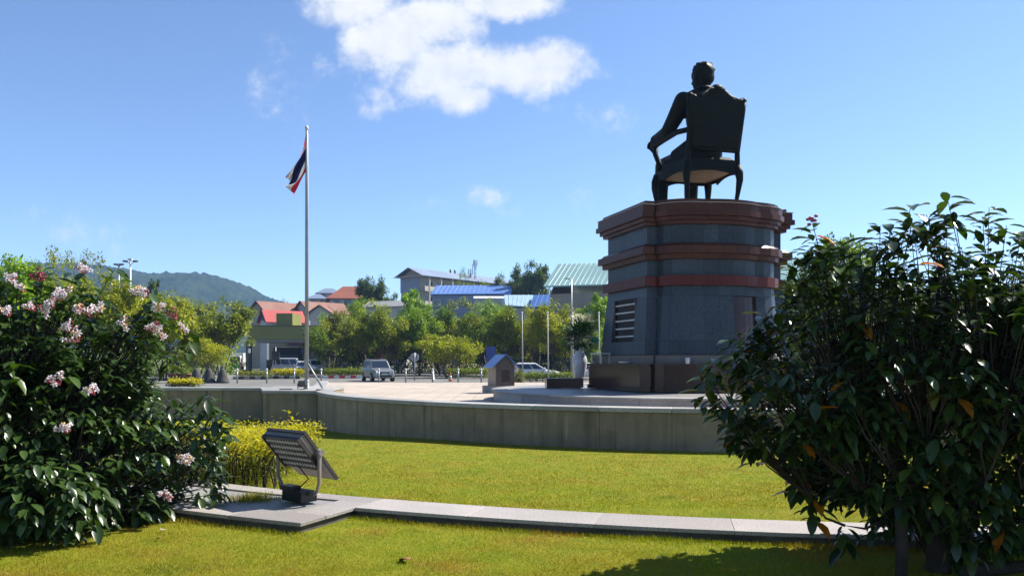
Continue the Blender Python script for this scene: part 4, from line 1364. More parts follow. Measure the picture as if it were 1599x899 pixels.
# black granite block, vase, plant, offering table, tray
bp = P(882, 604, 25.6)
BK = MB().box((0, 0, .15), (1.18, .6, .30), rz=R(4)).build('granite_block', M['browngranite'], None, (bp.x, 25.9, .682), bevel=.01)
tag(BK, 'long low dark granite block beside the white vase', 'block')
VZ = Vector((P(906, 590, 26.1).x, 26.15, .985))
V_ = thing('vase', 'tall white ceramic vase standing on the dark block', 'vase', VZ)
MB().lathe([(.13, 0), (.15, .02), (.20, .25), (.245, .45), (.25, .56), (.21, .70), (.15, .80), (.135, .88), (.155, .97), (.18, 1.0), (.165, 1.0), (.12, .9), (.1, .8)], 22).build('body', M['vase'], V_)
FB = thing('plant_bouquet', 'dark green bouquet with pale plumes standing in the white vase', 'plant', VZ + Vector((0, 0, .92)))
n_ = 700
q = rand_dirs(n_) * (rng.random(n_) ** .4)[:, None]
pp = q * np.array([.46, .42, .42]) + np.array([.06, 0, .46]); dd = q + np.array([0, 0, .5])
tag(leaf_cloud('foliage', M['greenplant'], pp, dd, .10 + .12 * rng.random(n_), 'oval', FB), kind='stuff')
n_ = 130
pp = np.stack([.12 + rng.normal(size=n_) * .17, rng.normal(size=n_) * .12, .84 + rng.random(n_) * .22], 1)
dd = np.stack([pp[:, 0] - .1, pp[:, 1], .35 + rng.random(n_) * .5], 1)
tag(leaf_cloud('plumes', M['plume'], pp, dd, .08 + .09 * rng.random(n_), 'oval', FB), kind='stuff')
mb = MB()
for k in range(10): mb.tube([(0, 0, -.3), (rng.normal() * .1, rng.normal() * .1, .2), (rng.normal() * .25, rng.normal() * .2, .6)], .012, 4)
mb.build('stems', M['greenplant'], FB)
rib = MB()
for k in range(7):
    a = k * .9
    c = Vector((.50, -.12, .30))
    e = Vector((math.cos(a), .3, math.sin(a))) * .14
    f = Vector((-math.sin(a), .1, math.cos(a))) * .045
    rib.add([c, c + e * .6 + f, c + e, c + e * .6 - f], [(0, 1, 2, 3)])
o = rib.build('ribbon', mat('green_ribbon', (.02, .42, .26), .5), FB)
o.modifiers.new('thickness', 'SOLIDIFY').thickness = .006

# things on the plinth: local pedestal frame
pc = Matrix.Translation((5.51, 24.6, 0)) @ Matrix.Rotation(TH, 4, 'Z')


def onped(u, v, z): return pc @ Vector((u, -v, z))


TB = thing('offering_table', 'small white offering table on the plinth left of the pedestal opening', 'table', onped(-2.62, -.95, 1.462), TH)
MB().box((0, 0, .30), (.34, .8, .03)).build('tabletop', M['white'], TB)
for sx in (-1, 1):
    for sy in (-1, 1):
        MB().box((sx * .14, sy * .36, .142), (.03, .03, .284)).build('leg', M['white'], TB)
TR_ = thing('offering_tray', 'small white tray lying on the plinth edge below the louvred opening', 'tray', onped(-2.58, .75, 1.462), TH)
MB().lathe([(.02, .0), (.17, .02), (.2, .06), (.19, .06), (.16, .035)], 14).build('dish', M['white'], TR_)
MB().tube([(.05, .0, .05), (.0, -.15, .10), (-.02, -.34, .2)], .012, 5).build('incense_stick', M['lampedge'], TR_)
CP = thing('offering_cup', 'small pale cup on the plinth ledge beside the rear block', 'cup', onped(-1.5, 2.4, 1.462))
MB().lathe([(.045, 0), (.055, .02), (.07, .17), (.062, .17), (.045, .04)], 12).build('body', M['white'], CP)

# row of plain white poles behind the paving
POLES = [(817, 489, 586, 56, 'leftmost of the white poles, standing left of the white car bonnet'), (857, 489, 590, 50, 'white pole standing above the left end of the dark granite block'),
         (896, 490, 589, 50, 'white pole rising just left of the white vase'), (937, 489, 560, 52, 'rightmost white pole, beside the pedestal and offering table')]
for (x, y0, y1, D, lab) in POLES:
    b = P(x, y1, D); zb = -.24 if D > 41.7 else .37
    o = thing('white_pole', lab, 'pole', (b.x, D, zb), group='white poles behind the paving')
    h = P(x, y0, D).z - zb
    MB().tube([(0, 0, 0), (-.03, 0, h * .5), (-.06, 0, h)], [.048, .043, .036], 10).build('pole', M['polepaint'], o)
    MB().box((0, 0, .12), (.3, .3, .24)).build('base', M['grey'], o)
    MB().ball((-.06, 0, h + .03), .07, 8, 6).build('cap', M['white'], o)
b = P(893, 588, 62)
TP = thing('street_lamp', 'thin tall grey lamp post rising behind the white vase', 'lamp post', (b.x, 62, -.24))
h = P(893, 436, 62).z + .24
MB().tube([(0, 0, 0), (0, 0, h)], [.08, .05], 8).build('post', M['steel'], TP)
MB().tube([(0, 0, h - .05), (-.12, 0, h + .05), (-.3, 0, h + .06)], .03, 6).build('arm', M['steel'], TP)
MB().box((-.32, 0, h + .05), (.36, .16, .07)).build('lamp_head', M['lampedge'], TP)

# ================================================================== THE ROAD EDGE
GZ = -0.24
b0 = None
BX = [371, 417, 460, 502, 592, 634, 676, 716, 752]
BL_ = ['leftmost bollard, in front of the dark planter', 'bollard between the dark planter and the lime hedge', 'bollard in front of the lime green hedge patch', 'bollard just right of the flagpole foot',
       'bollard directly in front of the silver car', 'bollard between the silver car and the round sign', 'bollard right of the round sign post', 'bollard left of the traffic cone pair gap', 'bollard just left of the blue roofed hut']
BL_[7] = 'bollard right of the small orange traffic cone'
for x, lab in zip(BX, BL_):
    D = 60.5
    p = P(x, 597, D)
    if b0 is None:
        b0 = thing('bollard', lab + ', slim with a white cap', 'bollard', (p.x, D, GZ), group='bollards along the road edge')
        MB().tube([(0, 0, 0), (0, 0, .93)], [.06, .055], 8).build('post', M['steel'], b0)
        MB().lathe([(.07, .93), (.085, .96), (.085, 1.06), (.03, 1.12)], 10).build('cap', M['white'], b0)
    else:
        o = copy_tree(b0); o.location = (p.x, D, GZ); o['label'] = lab + ', slim with a white cap'
# bell-shaped barriers
q0 = None
for x, lab in ((307, 'dark bell-shaped barrier nearest the brown flower pots'), (327, 'middle one of three dark bell-shaped barriers'), (348, 'dark bell-shaped barrier nearest the gas station planter')):
    D = 61.0; p = P(x, 597, D)
    if q0 is None:
        q0 = thing('bell_barrier', lab, 'barrier', (p.x, D, GZ), group='dark bell-shaped barriers by the road')
        MB().lathe([(.48, 0), (.50, .10), (.44, .22), (.34, .52), (.26, .84), (.15, 1.06), (.06, 1.14)], 14).build('bell', M['blackrough'], q0)
        MB().lathe([(.05, 1.13), (.05, 1.2), (.09, 1.24), (.02, 1.3)], 8).build('knob', M['blackrough'], q0)
    else:
        o = copy_tree(q0); o.location = (p.x, D, GZ); o['label'] = lab
q0 = None
for x, lab in ((272, 'reddish brown flower pot nearest the flowering bush'), (290, 'reddish brown flower pot next to the bell-shaped barriers')):
    D = 61.5; p = P(x, 594, D)
    r = thing('flower_pot', lab, 'flower pot', (p.x, D, GZ), group='brown flower pots by the road')
    MB().lathe([(.28, 0), (.30, .05), (.42, .6), (.46, .62), (.46, .72), (.38, .72), (.36, .6)], 14).build('pot', M['terracotta'], r)
    n_ = 260
    q = rand_dirs(n_) * (rng.random(n_) ** .5)[:, None]
    tag(leaf_cloud('plant', M['hedgeG'], q * np.array([.5, .5, .42]) + np.array([0, 0, 1.0]), q + np.array([0, 0, .4]), .12 + .1 * rng.random(n_), 'quad', r), kind='stuff')


def hedge(x0, x1, ytop, ybot, D, dep, lab, top='hedgeG', low='hedgeYlow', n_=2600, kerb_=0, kc=('white', 'red')):
    a = P(x0, ybot, D); b = P(x1, ybot, D)
    h = (ybot - ytop) * D / F
    zb = GZ
    r = thing('hedge', lab, 'hedge', ((a.x + b.x) / 2, D + dep / 2, zb))
    hedge_leaves((b.x - a.x) / 2, dep / 2, h + .1, n_, .17, M[top], M[low], r, 0, band=.45, ragged=.08)
    if kerb_:
        w = (b.x - a.x) / kerb_
        for k in range(kerb_):
            MB().box((a.x - r.location.x + w * (k + .5), -dep / 2 - .25, .13), (w - .01, .22, .26)).build('kerb_block', M[kc[k % 2]], r)
    return r


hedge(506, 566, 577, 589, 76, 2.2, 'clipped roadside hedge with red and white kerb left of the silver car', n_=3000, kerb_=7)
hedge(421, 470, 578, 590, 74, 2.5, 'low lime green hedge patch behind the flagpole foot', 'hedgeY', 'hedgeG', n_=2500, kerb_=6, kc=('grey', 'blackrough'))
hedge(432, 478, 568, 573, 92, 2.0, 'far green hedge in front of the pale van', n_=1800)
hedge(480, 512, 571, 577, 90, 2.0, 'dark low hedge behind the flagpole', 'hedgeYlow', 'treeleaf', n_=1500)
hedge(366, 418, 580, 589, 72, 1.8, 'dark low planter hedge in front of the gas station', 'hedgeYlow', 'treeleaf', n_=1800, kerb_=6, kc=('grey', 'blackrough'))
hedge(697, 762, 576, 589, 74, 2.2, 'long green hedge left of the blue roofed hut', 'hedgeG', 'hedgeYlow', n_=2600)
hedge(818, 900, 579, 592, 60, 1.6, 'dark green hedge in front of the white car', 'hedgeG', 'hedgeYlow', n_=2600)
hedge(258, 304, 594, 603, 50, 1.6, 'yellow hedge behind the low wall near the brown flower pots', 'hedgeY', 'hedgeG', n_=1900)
for (x, lab) in ((807, 'round clipped shrub left of the white car bonnet'), (802, 'round clipped shrub beside the hut')):
    D = 52 if x == 807 else 53.5; p = P(x + (4 if x == 807 else -3), 590, D)
    r = thing('shrub', lab, 'shrub', (p.x, D, GZ)); n_ = 500
    q = rand_dirs(n_) * (rng.random(n_) ** .4)[:, None]
    tag(leaf_cloud('foliage', M['hedgeYlow'], q * np.array([.28, .28, .55]) + np.array([0, 0, .62]), q, .1 + .08 * rng.random(n_), 'quad', r), kind='stuff')

# round sign, seen from behind
p = P(648, 592, 68)
SG = thing('road_sign', 'round road sign seen from behind on a grey post', 'sign', (p.x, 68, GZ))
MB().tube([(0, 0, 0), (0, 0, 2.35)], .055, 8).build('post', M['steel'], SG)
MB().tube([(0, .05, 1.98), (0, .075, 1.98)], .36, 20).build('disc', M['white'], SG)
MB().tube([(0, .038, 1.98), (0, .049, 1.98)], .30, 20).build('disc_back', M['grey'], SG)
# traffic cone
p = P(704, 592, 66)
CN = thing('traffic_cone', 'small orange and white traffic cone on the road in front of the hedge', 'cone', (p.x, 66, GZ))
MB().lathe([(.16, .03), (.13, .22)], 12).build('lower_band', M['orange'], CN)
MB().lathe([(.13, .22), (.085, .46)], 12).build('white_band', M['white'], CN)
MB().lathe([(.085, .46), (.03, .72)], 12).build('tip', M['orange'], CN)
MB().box((0, 0, .015), (.4, .4, .03)).build('foot', M['orange'], CN)
p = P(677, 592, 70)
CW = thing('post_cone', 'slim white plastic marker right of the round sign', 'marker', (p.x, 70, GZ))
MB().lathe([(.2, 0), (.2, .04), (.11, .06), (.03, .95)], 10).build('body', M['white'], CW)
# red upright banner behind the silver car
p = P(595, 575, 84)
RB = thing('red_banner', 'narrow red banner standing under the trees behind the silver car', 'banner', (p.x, 84, GZ))
MB().tube([(.2, 0, 0), (.2, 0, 2.9)], .03, 6).build('pole', M['steel'], RB)
MB().prism([(-.16, -.02), (.17, -.02), (.17, .02), (-.16, .02)], 1.5, 2.75, poly2=[(-.04, -.02), (.15, -.02), (.15, .02), (-.04, .02)]).build('cloth', M['red'], RB)
# blue board under the trees
p = P(767, 560, 80)
BB = thing('blue_board', 'deep blue notice board half hidden behind the hut roof', 'board', (p.x, 80, GZ))
MB().box((0, 0, 2.35), (.95, .06, 1.4)).build('panel', M['blue'], BB)
for s in (-1, 1): MB().tube([(s * .4, .05, 0), (s * .4, .05, 2.9)], .035, 6).build('post', M['steel'], BB)


# ================================================================== VEHICLES
def car(name, label, cat, loc, heading, L_, Wd, H, paint, kind='suv', details=True):
    """x is forward; ground at z 0"""
    r = thing(name, label, cat, loc, heading)
    hw = Wd / 2; f = L_ / 2
    wr = .37 if kind == 'suv' else .31
    belt = H * (.60 if kind == 'suv' else .60)
    gl = .22 if kind == 'suv' else .17
    if kind == 'van': belt = H * .50
    hood = belt * (.97 if kind != 'van' else .94)
    # side outline of the lower body: stations along the length
    st = [(-f, .48, belt * .86, .86), (-f + .10, .34, belt * .98, .95), (-f + .55, .28, belt, .99), (-.2 * L_, .26, belt, 1.0), (.10 * L_, .26, belt, 1.0), (f - 1.15 if kind != 'van' else f - .9, .26, hood, .99), (f - .35, .28, hood * .93, .94), (f - .08, .30, hood * .80, .86), (f, .38, hood * .66, .80)]
    vs = []; n_ = 9
    for (x, zb, zt, k) in st:
        w = hw * k
        half = [(w * .90, zb), (w * .985, zb + .14), (w, (zb + zt) / 2), (w * .97, zt - .10), (w * .90, zt)]
        sec = [(-y, z) for y, z in half] + [(y, z) for y, z in half[::-1]]
        vs += [(x, y, z) for y, z in sec]
    m_ = 10; fs = []
    for i in range(len(st) - 1):
        for k in range(m_):
            a, b = i * m_ + k, i * m_ + (k + 1) % m_
            fs.append((a, a + m_, b + m_, b))
    fs += [tuple(range(m_)), tuple(range((len(st) - 1) * m_ + m_ - 1, (len(st) - 1) * m_ - 1, -1))]
    mb = MB().add(vs, fs)
    mb.build('body', paint, r, bevel=.035)
    # greenhouse
    if kind == 'van': gx0, gx1, rx0, rx1 = -f + .06, f - .75, -f + .16, f - 1.45
    elif kind == 'suv': gx0, gx1, rx0, rx1 = -f + .12, f - 1.35, -f + .42, f - 2.05
    else: gx0, gx1, rx0, rx1 = -f + .10, f - 1.05, -f + .55, f - 2.05
    wb, wt_ = hw * .90, hw * .74
    zb, zt = belt - .02, H
    zc = H - .12
    mid = lambda t: gx0 + (rx0 - gx0) * t
    lower = [(gx0, -wb), (gx1, -wb), (gx1, wb), (gx0, wb)]
    up = [(rx0, -wt_), (rx1, -wt_), (rx1, wt_), (rx0, wt_)]
    MB().prism(lower, zb, zt - .05, poly2=up).build('cabin', paint, r, bevel=.05)
    MB().prism([(rx0 - .03, -wt_ - .01), (rx1 + .05, -wt_ - .01), (rx1 + .05, wt_ + .01), (rx0 - .03, wt_ + .01)], zt - .07, zt, poly2=[(rx0 + .15, -wt_ + .12), (rx1 - .15, -wt_ + .12), (rx1 - .15, wt_ - .12), (rx0 + .15, wt_ - .12)]).build('roof', paint, r)

    def on(face, s0, s1, t0, t1, name_, m, out=.012):
        """pane on a cabin face; s along it, t up it"""
        if face == 'front': c = [Vector((gx1, -wb, zb)), Vector((gx1, wb, zb)), Vector((rx1, wt_, zt - .05)), Vector((rx1, -wt_, zt - .05))]
        elif face == 'back': c = [Vector((gx0, wb, zb)), Vector((gx0, -wb, zb)), Vector((rx0, -wt_, zt - .05)), Vector((rx0, wt_, zt - .05))]
        elif face == 'right': c = [Vector((gx0, -wb, zb)), Vector((gx1, -wb, zb)), Vector((rx1, -wt_, zt - .05)), Vector((rx0, -wt_, zt - .05))]
        else: c = [Vector((gx1, wb, zb)), Vector((gx0, wb, zb)), Vector((rx0, wt_, zt - .05)), Vector((rx1, wt_, zt - .05))]
        nn = (c[1] - c[0]).cross(c[3] - c[0]).normalized() * out

        def bl(s, t): return (c[0].lerp(c[1], s)).lerp(c[3].lerp(c[2], s), t)
        a = [bl(s0, t0), bl(s1, t0), bl(s1, t1), bl(s0, t1)]
        vs_ = [p + nn for p in a] + [p - nn for p in a]
        return MB().add(vs_, [(0, 1, 2, 3), (7, 6, 5, 4), (0, 4, 5, 1), (1, 5, 6, 2), (2, 6, 7, 3), (3, 7, 4, 0)]).build(name_, m, r)
    on('front', .05, .95, .10, .88, 'windscreen', M['glass'])
    on('back', .08, .92, .15, .85, 'rear_window', M['glass'])
    cuts = [(.05, .30), (.33, .62), (.65, .93)] if kind != 'van' else [(.04, .30), (.33, .62), (.66, .92)]
    for fc in ('right', 'left'):
        for (a, b) in cuts:
            if fc == 'left': a, b = 1 - b, 1 - a
            on(fc, a, b, .14, .84, 'side_window', M['glass'])
    if not details: pass
    tyre = None
    for sx in (-1, 1):
        for sy in (-1, 1):
            x = (f - .85) if sx > 0 else (-f + .82); y = sy * (hw - .10)
            w = thing('wheel', None, None, (x, y, wr)); w.parent = r
            MB().tube([(0, -.12, 0), (0, .12, 0)], wr, 20).build('tyre', M['tyre'], w)
            MB().tube([(0, sy * .10, 0), (0, sy * .128, 0)], wr * .62, 14).build('rim', M['rim'], w)
    for s in (-1, 1):
        MB().box((f - .20, s * hw * .62, hood * .76), (.30, hw * .42, hood * .17), rz=s * -.35, taper=.8).build('headlight', M['headlight'], r)
        MB().box((-f + .07, s * hw * .76, belt * .82), (.12, hw * .22, .30)).build('tail_light', M['red'], r)
        MB().box((gx1 - .25, s * (hw + .10), belt + .10), (.13, .22, .17)).build('wing_mirror', paint, r, bevel=.03)
        MB().box((f - .03, s * hw * .60, .52), (.08, .22, .12)).build('fog_light', M['headlight'], r)
    MB().box((f + .0, 0, hood * .70), (.06, hw * .80, hood * .13)).build('grille', M['black'], r)
    MB().box((f + .0, 0, .47), (.07, hw * 1.3, .14)).build('bumper_intake', M['black'], r)
    MB().box((f + .03, 0, .62), (.03, .46, .13)).build('number_plate', M['white'], r)
    if kind == 'suv':
        for s in (-1, 1): MB().tube([(rx0 + .2, s * (wt_ - .06), H + .04), (rx1 - .2, s * (wt_ - .06), H + .04)], .025, 6).build('roof_rail', M['steel'], r)
    return r


p = P(589, 595, 66)
car('silver_suv', 'silver sport utility car facing the viewer on the road', 'car', (p.x, 66.5, GZ), R(-67), 4.7, 1.86, 1.78, M['silver'], 'suv')
p = P(836, 588, 70)
car('white_hatchback', 'white hatchback in side view behind the white poles and dark hedge', 'car', (p.x, 70, GZ), R(-4), 4.25, 1.72, 1.50, M['carwhite'], 'hatch')
p = P(454, 572, 108)
car('passenger_van', 'pale grey van parked under the gas station canopy', 'van', (p.x, 108, GZ), R(6), 4.6, 1.8, 1.95, M['vanpaint'], 'van')
p = P(473, 572, 104)
car('white_saloon', 'white car just left of the flagpole at the gas station', 'car', (p.x, 104, GZ), R(-80), 4.3, 1.75, 1.55, M['carwhite'], 'hatch')
p = P(490, 572, 102)
car('white_pickup', 'white car partly behind the flagpole, right of the station', 'car', (p.x, 102.4, GZ), R(-55), 4.6, 1.78, 1.75, M['carwhite'], 'suv')
p = P(921, 590, 66)
car('parked_car', 'white car end showing between the vase and the pedestal', 'car', (P(912, 590, 72).x, 72, GZ), R(80), 4.2, 1.7, 1.5, M['carwhite'], 'hatch')

# box truck at the station's left end
p = P(372, 577, 98)
TK = thing('delivery_truck', 'white and green truck at the left end of the gas station', 'truck', (p.x - .3, 98, GZ), R(-78))
MB().box((1.6, 0, 1.35), (1.5, 1.9, 1.7), taper=.86).build('cab', M['white'], TK, bevel=.06)
MB().box((-.9, 0, 1.55), (3.3, 2.0, 2.0)).build('cargo_box', M['white'], TK)
MB().box((2.30, 0, 1.65), (.12, 1.6, .7)).build('windscreen', M['glass'], TK)
MB().box((2.36, 0, .95), (.06, 1.7, .35)).build('front_panel', mat('green_panel', (.05, .32, .16), .4), TK)
for sy in (-1, 1):
    MB().box((1.65, sy * .94, 1.70), (.8, .03, .5)).build('side_window', M['glass'], TK)
    MB().box((-.9, sy * 1.01, 1.2), (3.2, .02, .5)).build('green_stripe', bpy.data.materials['green_panel'], TK)
    for x in (1.5, -1.6):
        w = thing('wheel', None, None, (x, sy * .85, .4)); w.parent = TK
        MB().tube([(0, -.13, 0), (0, .13, 0)], .4, 16).build('tyre', M['tyre'], w)
        MB().tube([(0, sy * .10, 0), (0, sy * .14, 0)], .22, 12).build('rim', M['rim'], w)

# a person standing by the truck
p = P(378.5, 576, 92)
PE = thing('person', 'person in a dusky pink top and dark trousers standing before the truck', 'person', (p.x, 92, GZ), R(25))
mb = MB()
for s in (-1, 1):
    mb.cap((s * .09, 0, .88), (s * .10, .02, .48), .095, .065); mb.cap((s * .10, .02, .48), (s * .11, -.02, .09), .065, .045)
    mb.cap((s * .11, -.02, .05), (s * .12, -.2, .04), .045, .035)
    mb.cap((s * .18, 0, 1.38), (s * .24, .03, 1.10), .055, .045); mb.cap((s * .24, .03, 1.10), (s * .22, -.10, .86), .045, .035)
    mb.ball((s * .22, -.13, .80), (.035, .045, .07), 8, 6)
    for k in range(4): mb.cap((s * (.20 + .014 * k), -.14, .77), (s * (.20 + .014 * k), -.16, .71 + .008 * abs(k - 1)), .011, .009)
    mb.cap((s * .19, -.16, .80), (s * .18, -.19, .75), .012, .01)
mb.ball((0, 0, .95), (.17, .12, .15)); mb.ball((0, 0, 1.22), (.175, .115, .26)); mb.cap((-.12, 0, 1.40), (.12, 0, 1.40), .07, .07)
mb.cap((0, 0, 1.42), (0, -.01, 1.55), .055, .05); mb.ball((0, -.02, 1.63), (.078, .095, .115)); mb.ball((0, -.115, 1.62), (.016, .02, .022), 6, 4)
for s in (-1, 1): mb.ball((s * .08, -.01, 1.62), (.012, .025, .035), 6, 4)
fuse(mb, 'body', M['skin'], PE, .016, 1)
mb = MB(); mb.ball((0, 0, 1.22), (.195, .135, .28), 14, 10); mb.cap((-.13, 0, 1.39), (.13, 0, 1.39), .085, .085)
for s in (-1, 1): mb.cap((s * .18, 0, 1.38), (s * .225, .02, 1.17), .075, .068)
fuse(mb, 'top', M['pinkcloth'], PE, .02, 1)
mb = MB(); mb.ball((0, 0, .93), (.185, .135, .15), 12, 8)
for s in (-1, 1): mb.cap((s * .09, 0, .88), (s * .105, .02, .48), .115, .085); mb.cap((s * .105, .02, .48), (s * .115, -.01, .12), .085, .07)
fuse(mb, 'trousers', M['darkcloth'], PE, .02, 1)
mb = MB(); mb.ball((0, .012, 1.66), (.088, .10, .10), 12, 8); mb.ball((0, .05, 1.58), (.075, .06, .10), 10, 8)
mb.build('hair', M['black'], PE)
# ================================================================== GAS STATION
sp = P(455, 575, 112)
GS = thing('gas_station', 'gas station with wide olive green canopy and open shop bays', 'building', (sp.x, 112, GZ))
kx = 112 / F


def gx(px): return (px - 455) * kx


def gz(py): return EYE + (HZ - py) * kx - GZ


MB().box(((gx(388) + gx(540)) / 2, 4.5, (gz(509) + gz(530)) / 2), (gx(540) - gx(388), 9.5, gz(509) - gz(530))).build('canopy', M['olive'], GS)
MB().box(((gx(388) + gx(540)) / 2, 4.5, gz(509) + .05), (gx(540) - gx(388) + .2, 9.7, .1)).build('canopy_rim', M['lamp'], GS)
MB().box(((gx(422) + gx(448)) / 2, 5.5, (gz(487) + gz(508)) / 2 + .05), (gx(448) - gx(422), 5.0, gz(487) - gz(508) - .1)).build('sign_tower', M['olive'], GS)
MB().box((gx(460), 4.5, gz(530) - .18), (gx(540) - gx(392), 9, .3)).build('canopy_soffit', M['grey'], GS)
MB().box((gx(460), 11.2, gz(545) / 2 + 1.0), (gx(540) - gx(386), .3, gz(545) + 2)).build('shop_wall', M['grey'], GS)
MB().box((gx(470), 10.6, gz(533)), (gx(505) - gx(400), .5, .55)).build('shop_fascia', M['purple'], GS)
MB().box((gx(447), 10.3, gz(533) - .05), (gx(460) - gx(436), .06, .16)).build('fascia_stripe', M['red'], GS)
MB().box((gx(428), 10.2, gz(540)), (gx(454) - gx(402), .1, .12)).build('tube_light', M['white'], GS)
MB().box((gx(416), 10.9, gz(557)), (gx(440) - gx(391), .2, 2.9)).build('shop_opening', M['darkcore'], GS)
MB().box((gx(418), 10.7, gz(562)), (gx(436) - gx(404), .2, 1.6)).build('counter', mat('navy_counter', (.03, .035, .10), .6), GS)
MB().box((gx(446), 10.6, gz(545)), (gx(453) - gx(439), .1, .9)).build('blue_panel', M['blue'], GS)
MB().box((gx(472), 10.9, gz(553)), (gx(478) - gx(460), .12, 2.4)).build('door', M['glass'], GS)
for x in (386.5, 480, 528):
    MB().box((gx(x), 1.2, gz(530) / 2), (.42, .42, gz(530))).build('column', M['lamp'], GS)
for x in (412, 432):
    pm = MB().box((gx(x), 3.0, .85), (.9, .6, 1.7)).build('fuel_pump', M['lamp'], GS, bevel=.04)
    MB().box((gx(x), 2.69, 1.25), (.6, .03, .5)).build('display', M['glass'], pm)
p = P(431, 575, 106)
BDR = thing('price_board', 'dark board on a post under the canopy', 'board', (p.x, 106, GZ))
MB().box((0, 0, 2.55), (1.0, .15, .62)).build('panel', M['black'], BDR)
MB().box((0, 0, 1.95), (1.05, .16, .55)).build('lower_panel', M['lamp'], BDR)
MB().tube([(0, 0, 0), (0, 0, 3.4)], .06, 8).build('post', M['steel'], BDR)
p = P(383, 575, 100)
SB = thing('sign_stack', 'stack of small white sign panels on a black post at the station entrance', 'sign', (p.x, 100, GZ))
MB().box((.26, 0, 2.1), (.22, .2, 4.2)).build('post', M['black'], SB)
for (y0, y1, x0, w) in ((530, 534, -.12, .34), (536, 540.5, -.1, .5), (537, 540, .5, .22), (544, 551, .55, .26)):
    MB().box((x0, -.08, (EYE + (HZ - (y0 + y1) / 2) * 100 / F) - GZ), (w, .1, (y1 - y0) * 100 / F)).build('panel', M['white'], SB)

# ================================================================== HOUSES
def house(name, label, loc, rz, w, d, h, rise, wm, rm, over=.5, hip=False, wins=(), gable_m=None, cat='house'):
    """ridge along local x; walls w x d, eaves at h, ridge at h+rise"""
    r = thing(name, label, cat, loc, rz)
    MB().box((0, 0, h / 2 - 4), (w, d, h + 8)).build('wall', M[wm], r)
    ow, od = w / 2 + over, d / 2 + over
    ez = h - over * rise / (d / 2)
    rx = ow - (d / 2 if hip else 0)
    T = .14
    if hip:
        c = [(-ow, -od), (ow, -od), (ow, od), (-ow, od)]
        vs = [(x, y, ez) for x, y in c] + [(-rx, 0, h + rise), (rx, 0, h + rise)] + [(x, y, ez - T) for x, y in c]
        MB().add(vs, [(0, 1, 5, 4), (1, 2, 5), (2, 3, 4, 5), (3, 0, 4), (0, 6, 7, 1), (1, 7, 8, 2), (2, 8, 9, 3), (3, 9, 6, 0), (9, 8, 7, 6)]).build('roof', M[rm], r)
    else:
        for s in (-1, 1):
            vs = [(-ow, 0, h + rise), (ow, 0, h + rise), (ow, s * od, ez), (-ow, s * od, ez)]
            vs += [(x, y, z + T) for x, y, z in vs]
            MB().add(vs, [(3, 2, 1, 0), (4, 5, 6, 7), (0, 1, 5, 4), (1, 2, 6, 5), (2, 3, 7, 6), (3, 0, 4, 7)]).build('roof', M[rm], r)
        for s in (-1, 1):
            x = s * w / 2
            vs = [(x - .05, -d / 2, h), (x - .05, d / 2, h), (x - .05, 0, h + rise - .02), (x + .05, -d / 2, h), (x + .05, d / 2, h), (x + .05, 0, h + rise - .02)]
            MB().add(vs, [(2, 1, 0), (3, 4, 5), (0, 1, 4, 3), (1, 2, 5, 4), (2, 0, 3, 5)]).build('gable', M[gable_m or wm], r)
            for t in (-1, 1):
                a = Vector((s * (ow + .03), 0, h + rise + .10)); b = Vector((s * (ow + .03), t * od, ez + .10))
                MB().tube([a, b], .13, 4, smooth=False).build('bargeboard', M['lamp'], r)
    for (face, u, z, ww, hh) in wins:
        if face == 'front': c, sz = (u, -d / 2 - .03, z), (ww, .08, hh)
        elif face == 'left': c, sz = (-w / 2 - .03, u, z), (.08, ww, hh)
        else: c, sz = (w / 2 + .03, u, z), (.08, ww, hh)
        fr = MB().box(c, (sz[0] + (.16 if face == 'front' else 0), sz[1] + (0 if face == 'front' else .16), sz[2] + .16)).build('window', M['white'], r)
        off = Vector((0, -.04, 0)) if face == 'front' else (Vector((-.04, 0, 0)) if face == 'left' else Vector((.04, 0, 0)))
        MB().box(Vector(c) + off, sz).build('pane', M['glass'], fr)
    return r


def at(x, y, D, below):
    """base of a building whose eave corner is at a pixel"""
    p = P(x, y, D); return (p.x, D, p.z - below)


def gabled(name, label, ax_, ay_, D, rz, Lw, d, h, rise, wm, rm, **kw):
    """a house whose left gable peak stands at a pixel"""
    p = P(ax_, ay_, D); c_ = p + Vector((math.cos(R(rz)), math.sin(R(rz)), 0)) * (Lw / 2)
    return house(name, label, (c_.x, c_.y, p.z - h - rise), R(rz), Lw, d, h, rise, wm, rm, **kw)


gabled('brown_house', 'brown roofed house with a beige gable, left behind the gas station', 403, 471, 142, 50, 7.6, 4.0, 5.0, 1.5, 'beige', 'roofbrown', over=.4, wins=(('left', 0, 3.4, 1.0, 1.0),))
gabled('red_house', 'house with a bright red roof and violet gable above the canopy', 412, 485, 130, 38, 6.4, 2.9, 4.2, 1.6, 'wallwhite', 'roofred', over=.35, gable_m='purple', wins=(('front', -2, 3.2, .8, .8), ('front', 1.5, 3.2, 1.0, .8)))
gabled('rust_roof_house', 'house with a wide red-brown roof and grey gable beside the flagpole', 472, 471, 146, 48, 8.8, 4.4, 5.2, 1.8, 'wallwhite', 'roofbrown', over=.45, wins=(('front', -1, 3.6, 1.0, 1.1), ('front', 1.6, 3.6, 1.0, 1.1), ('left', .2, 3.6, .9, 1.0)))
p = P(504, 490, 138)
house('small_gable_house', 'small house with a low brown gable roof facing the trees', (p.x, 138.5, p.z - 4), R(84), 3.2, 3.4, 4.2, 1.1, 'wallwhite', 'roofbrown', .35)
p = P(511, 457, 176)
house('grey_hip_house', 'tall pale house with a grey hipped top roof on the hillside', (p.x, 178, p.z - 9), R(10), 4.4, 4.0, 9.2, .95, 'wallwhite', 'roofgrey', .6, hip=True, wins=(('front', -1.0, 8.4, .9, .7), ('front', 1.0, 8.4, .9, .7)))
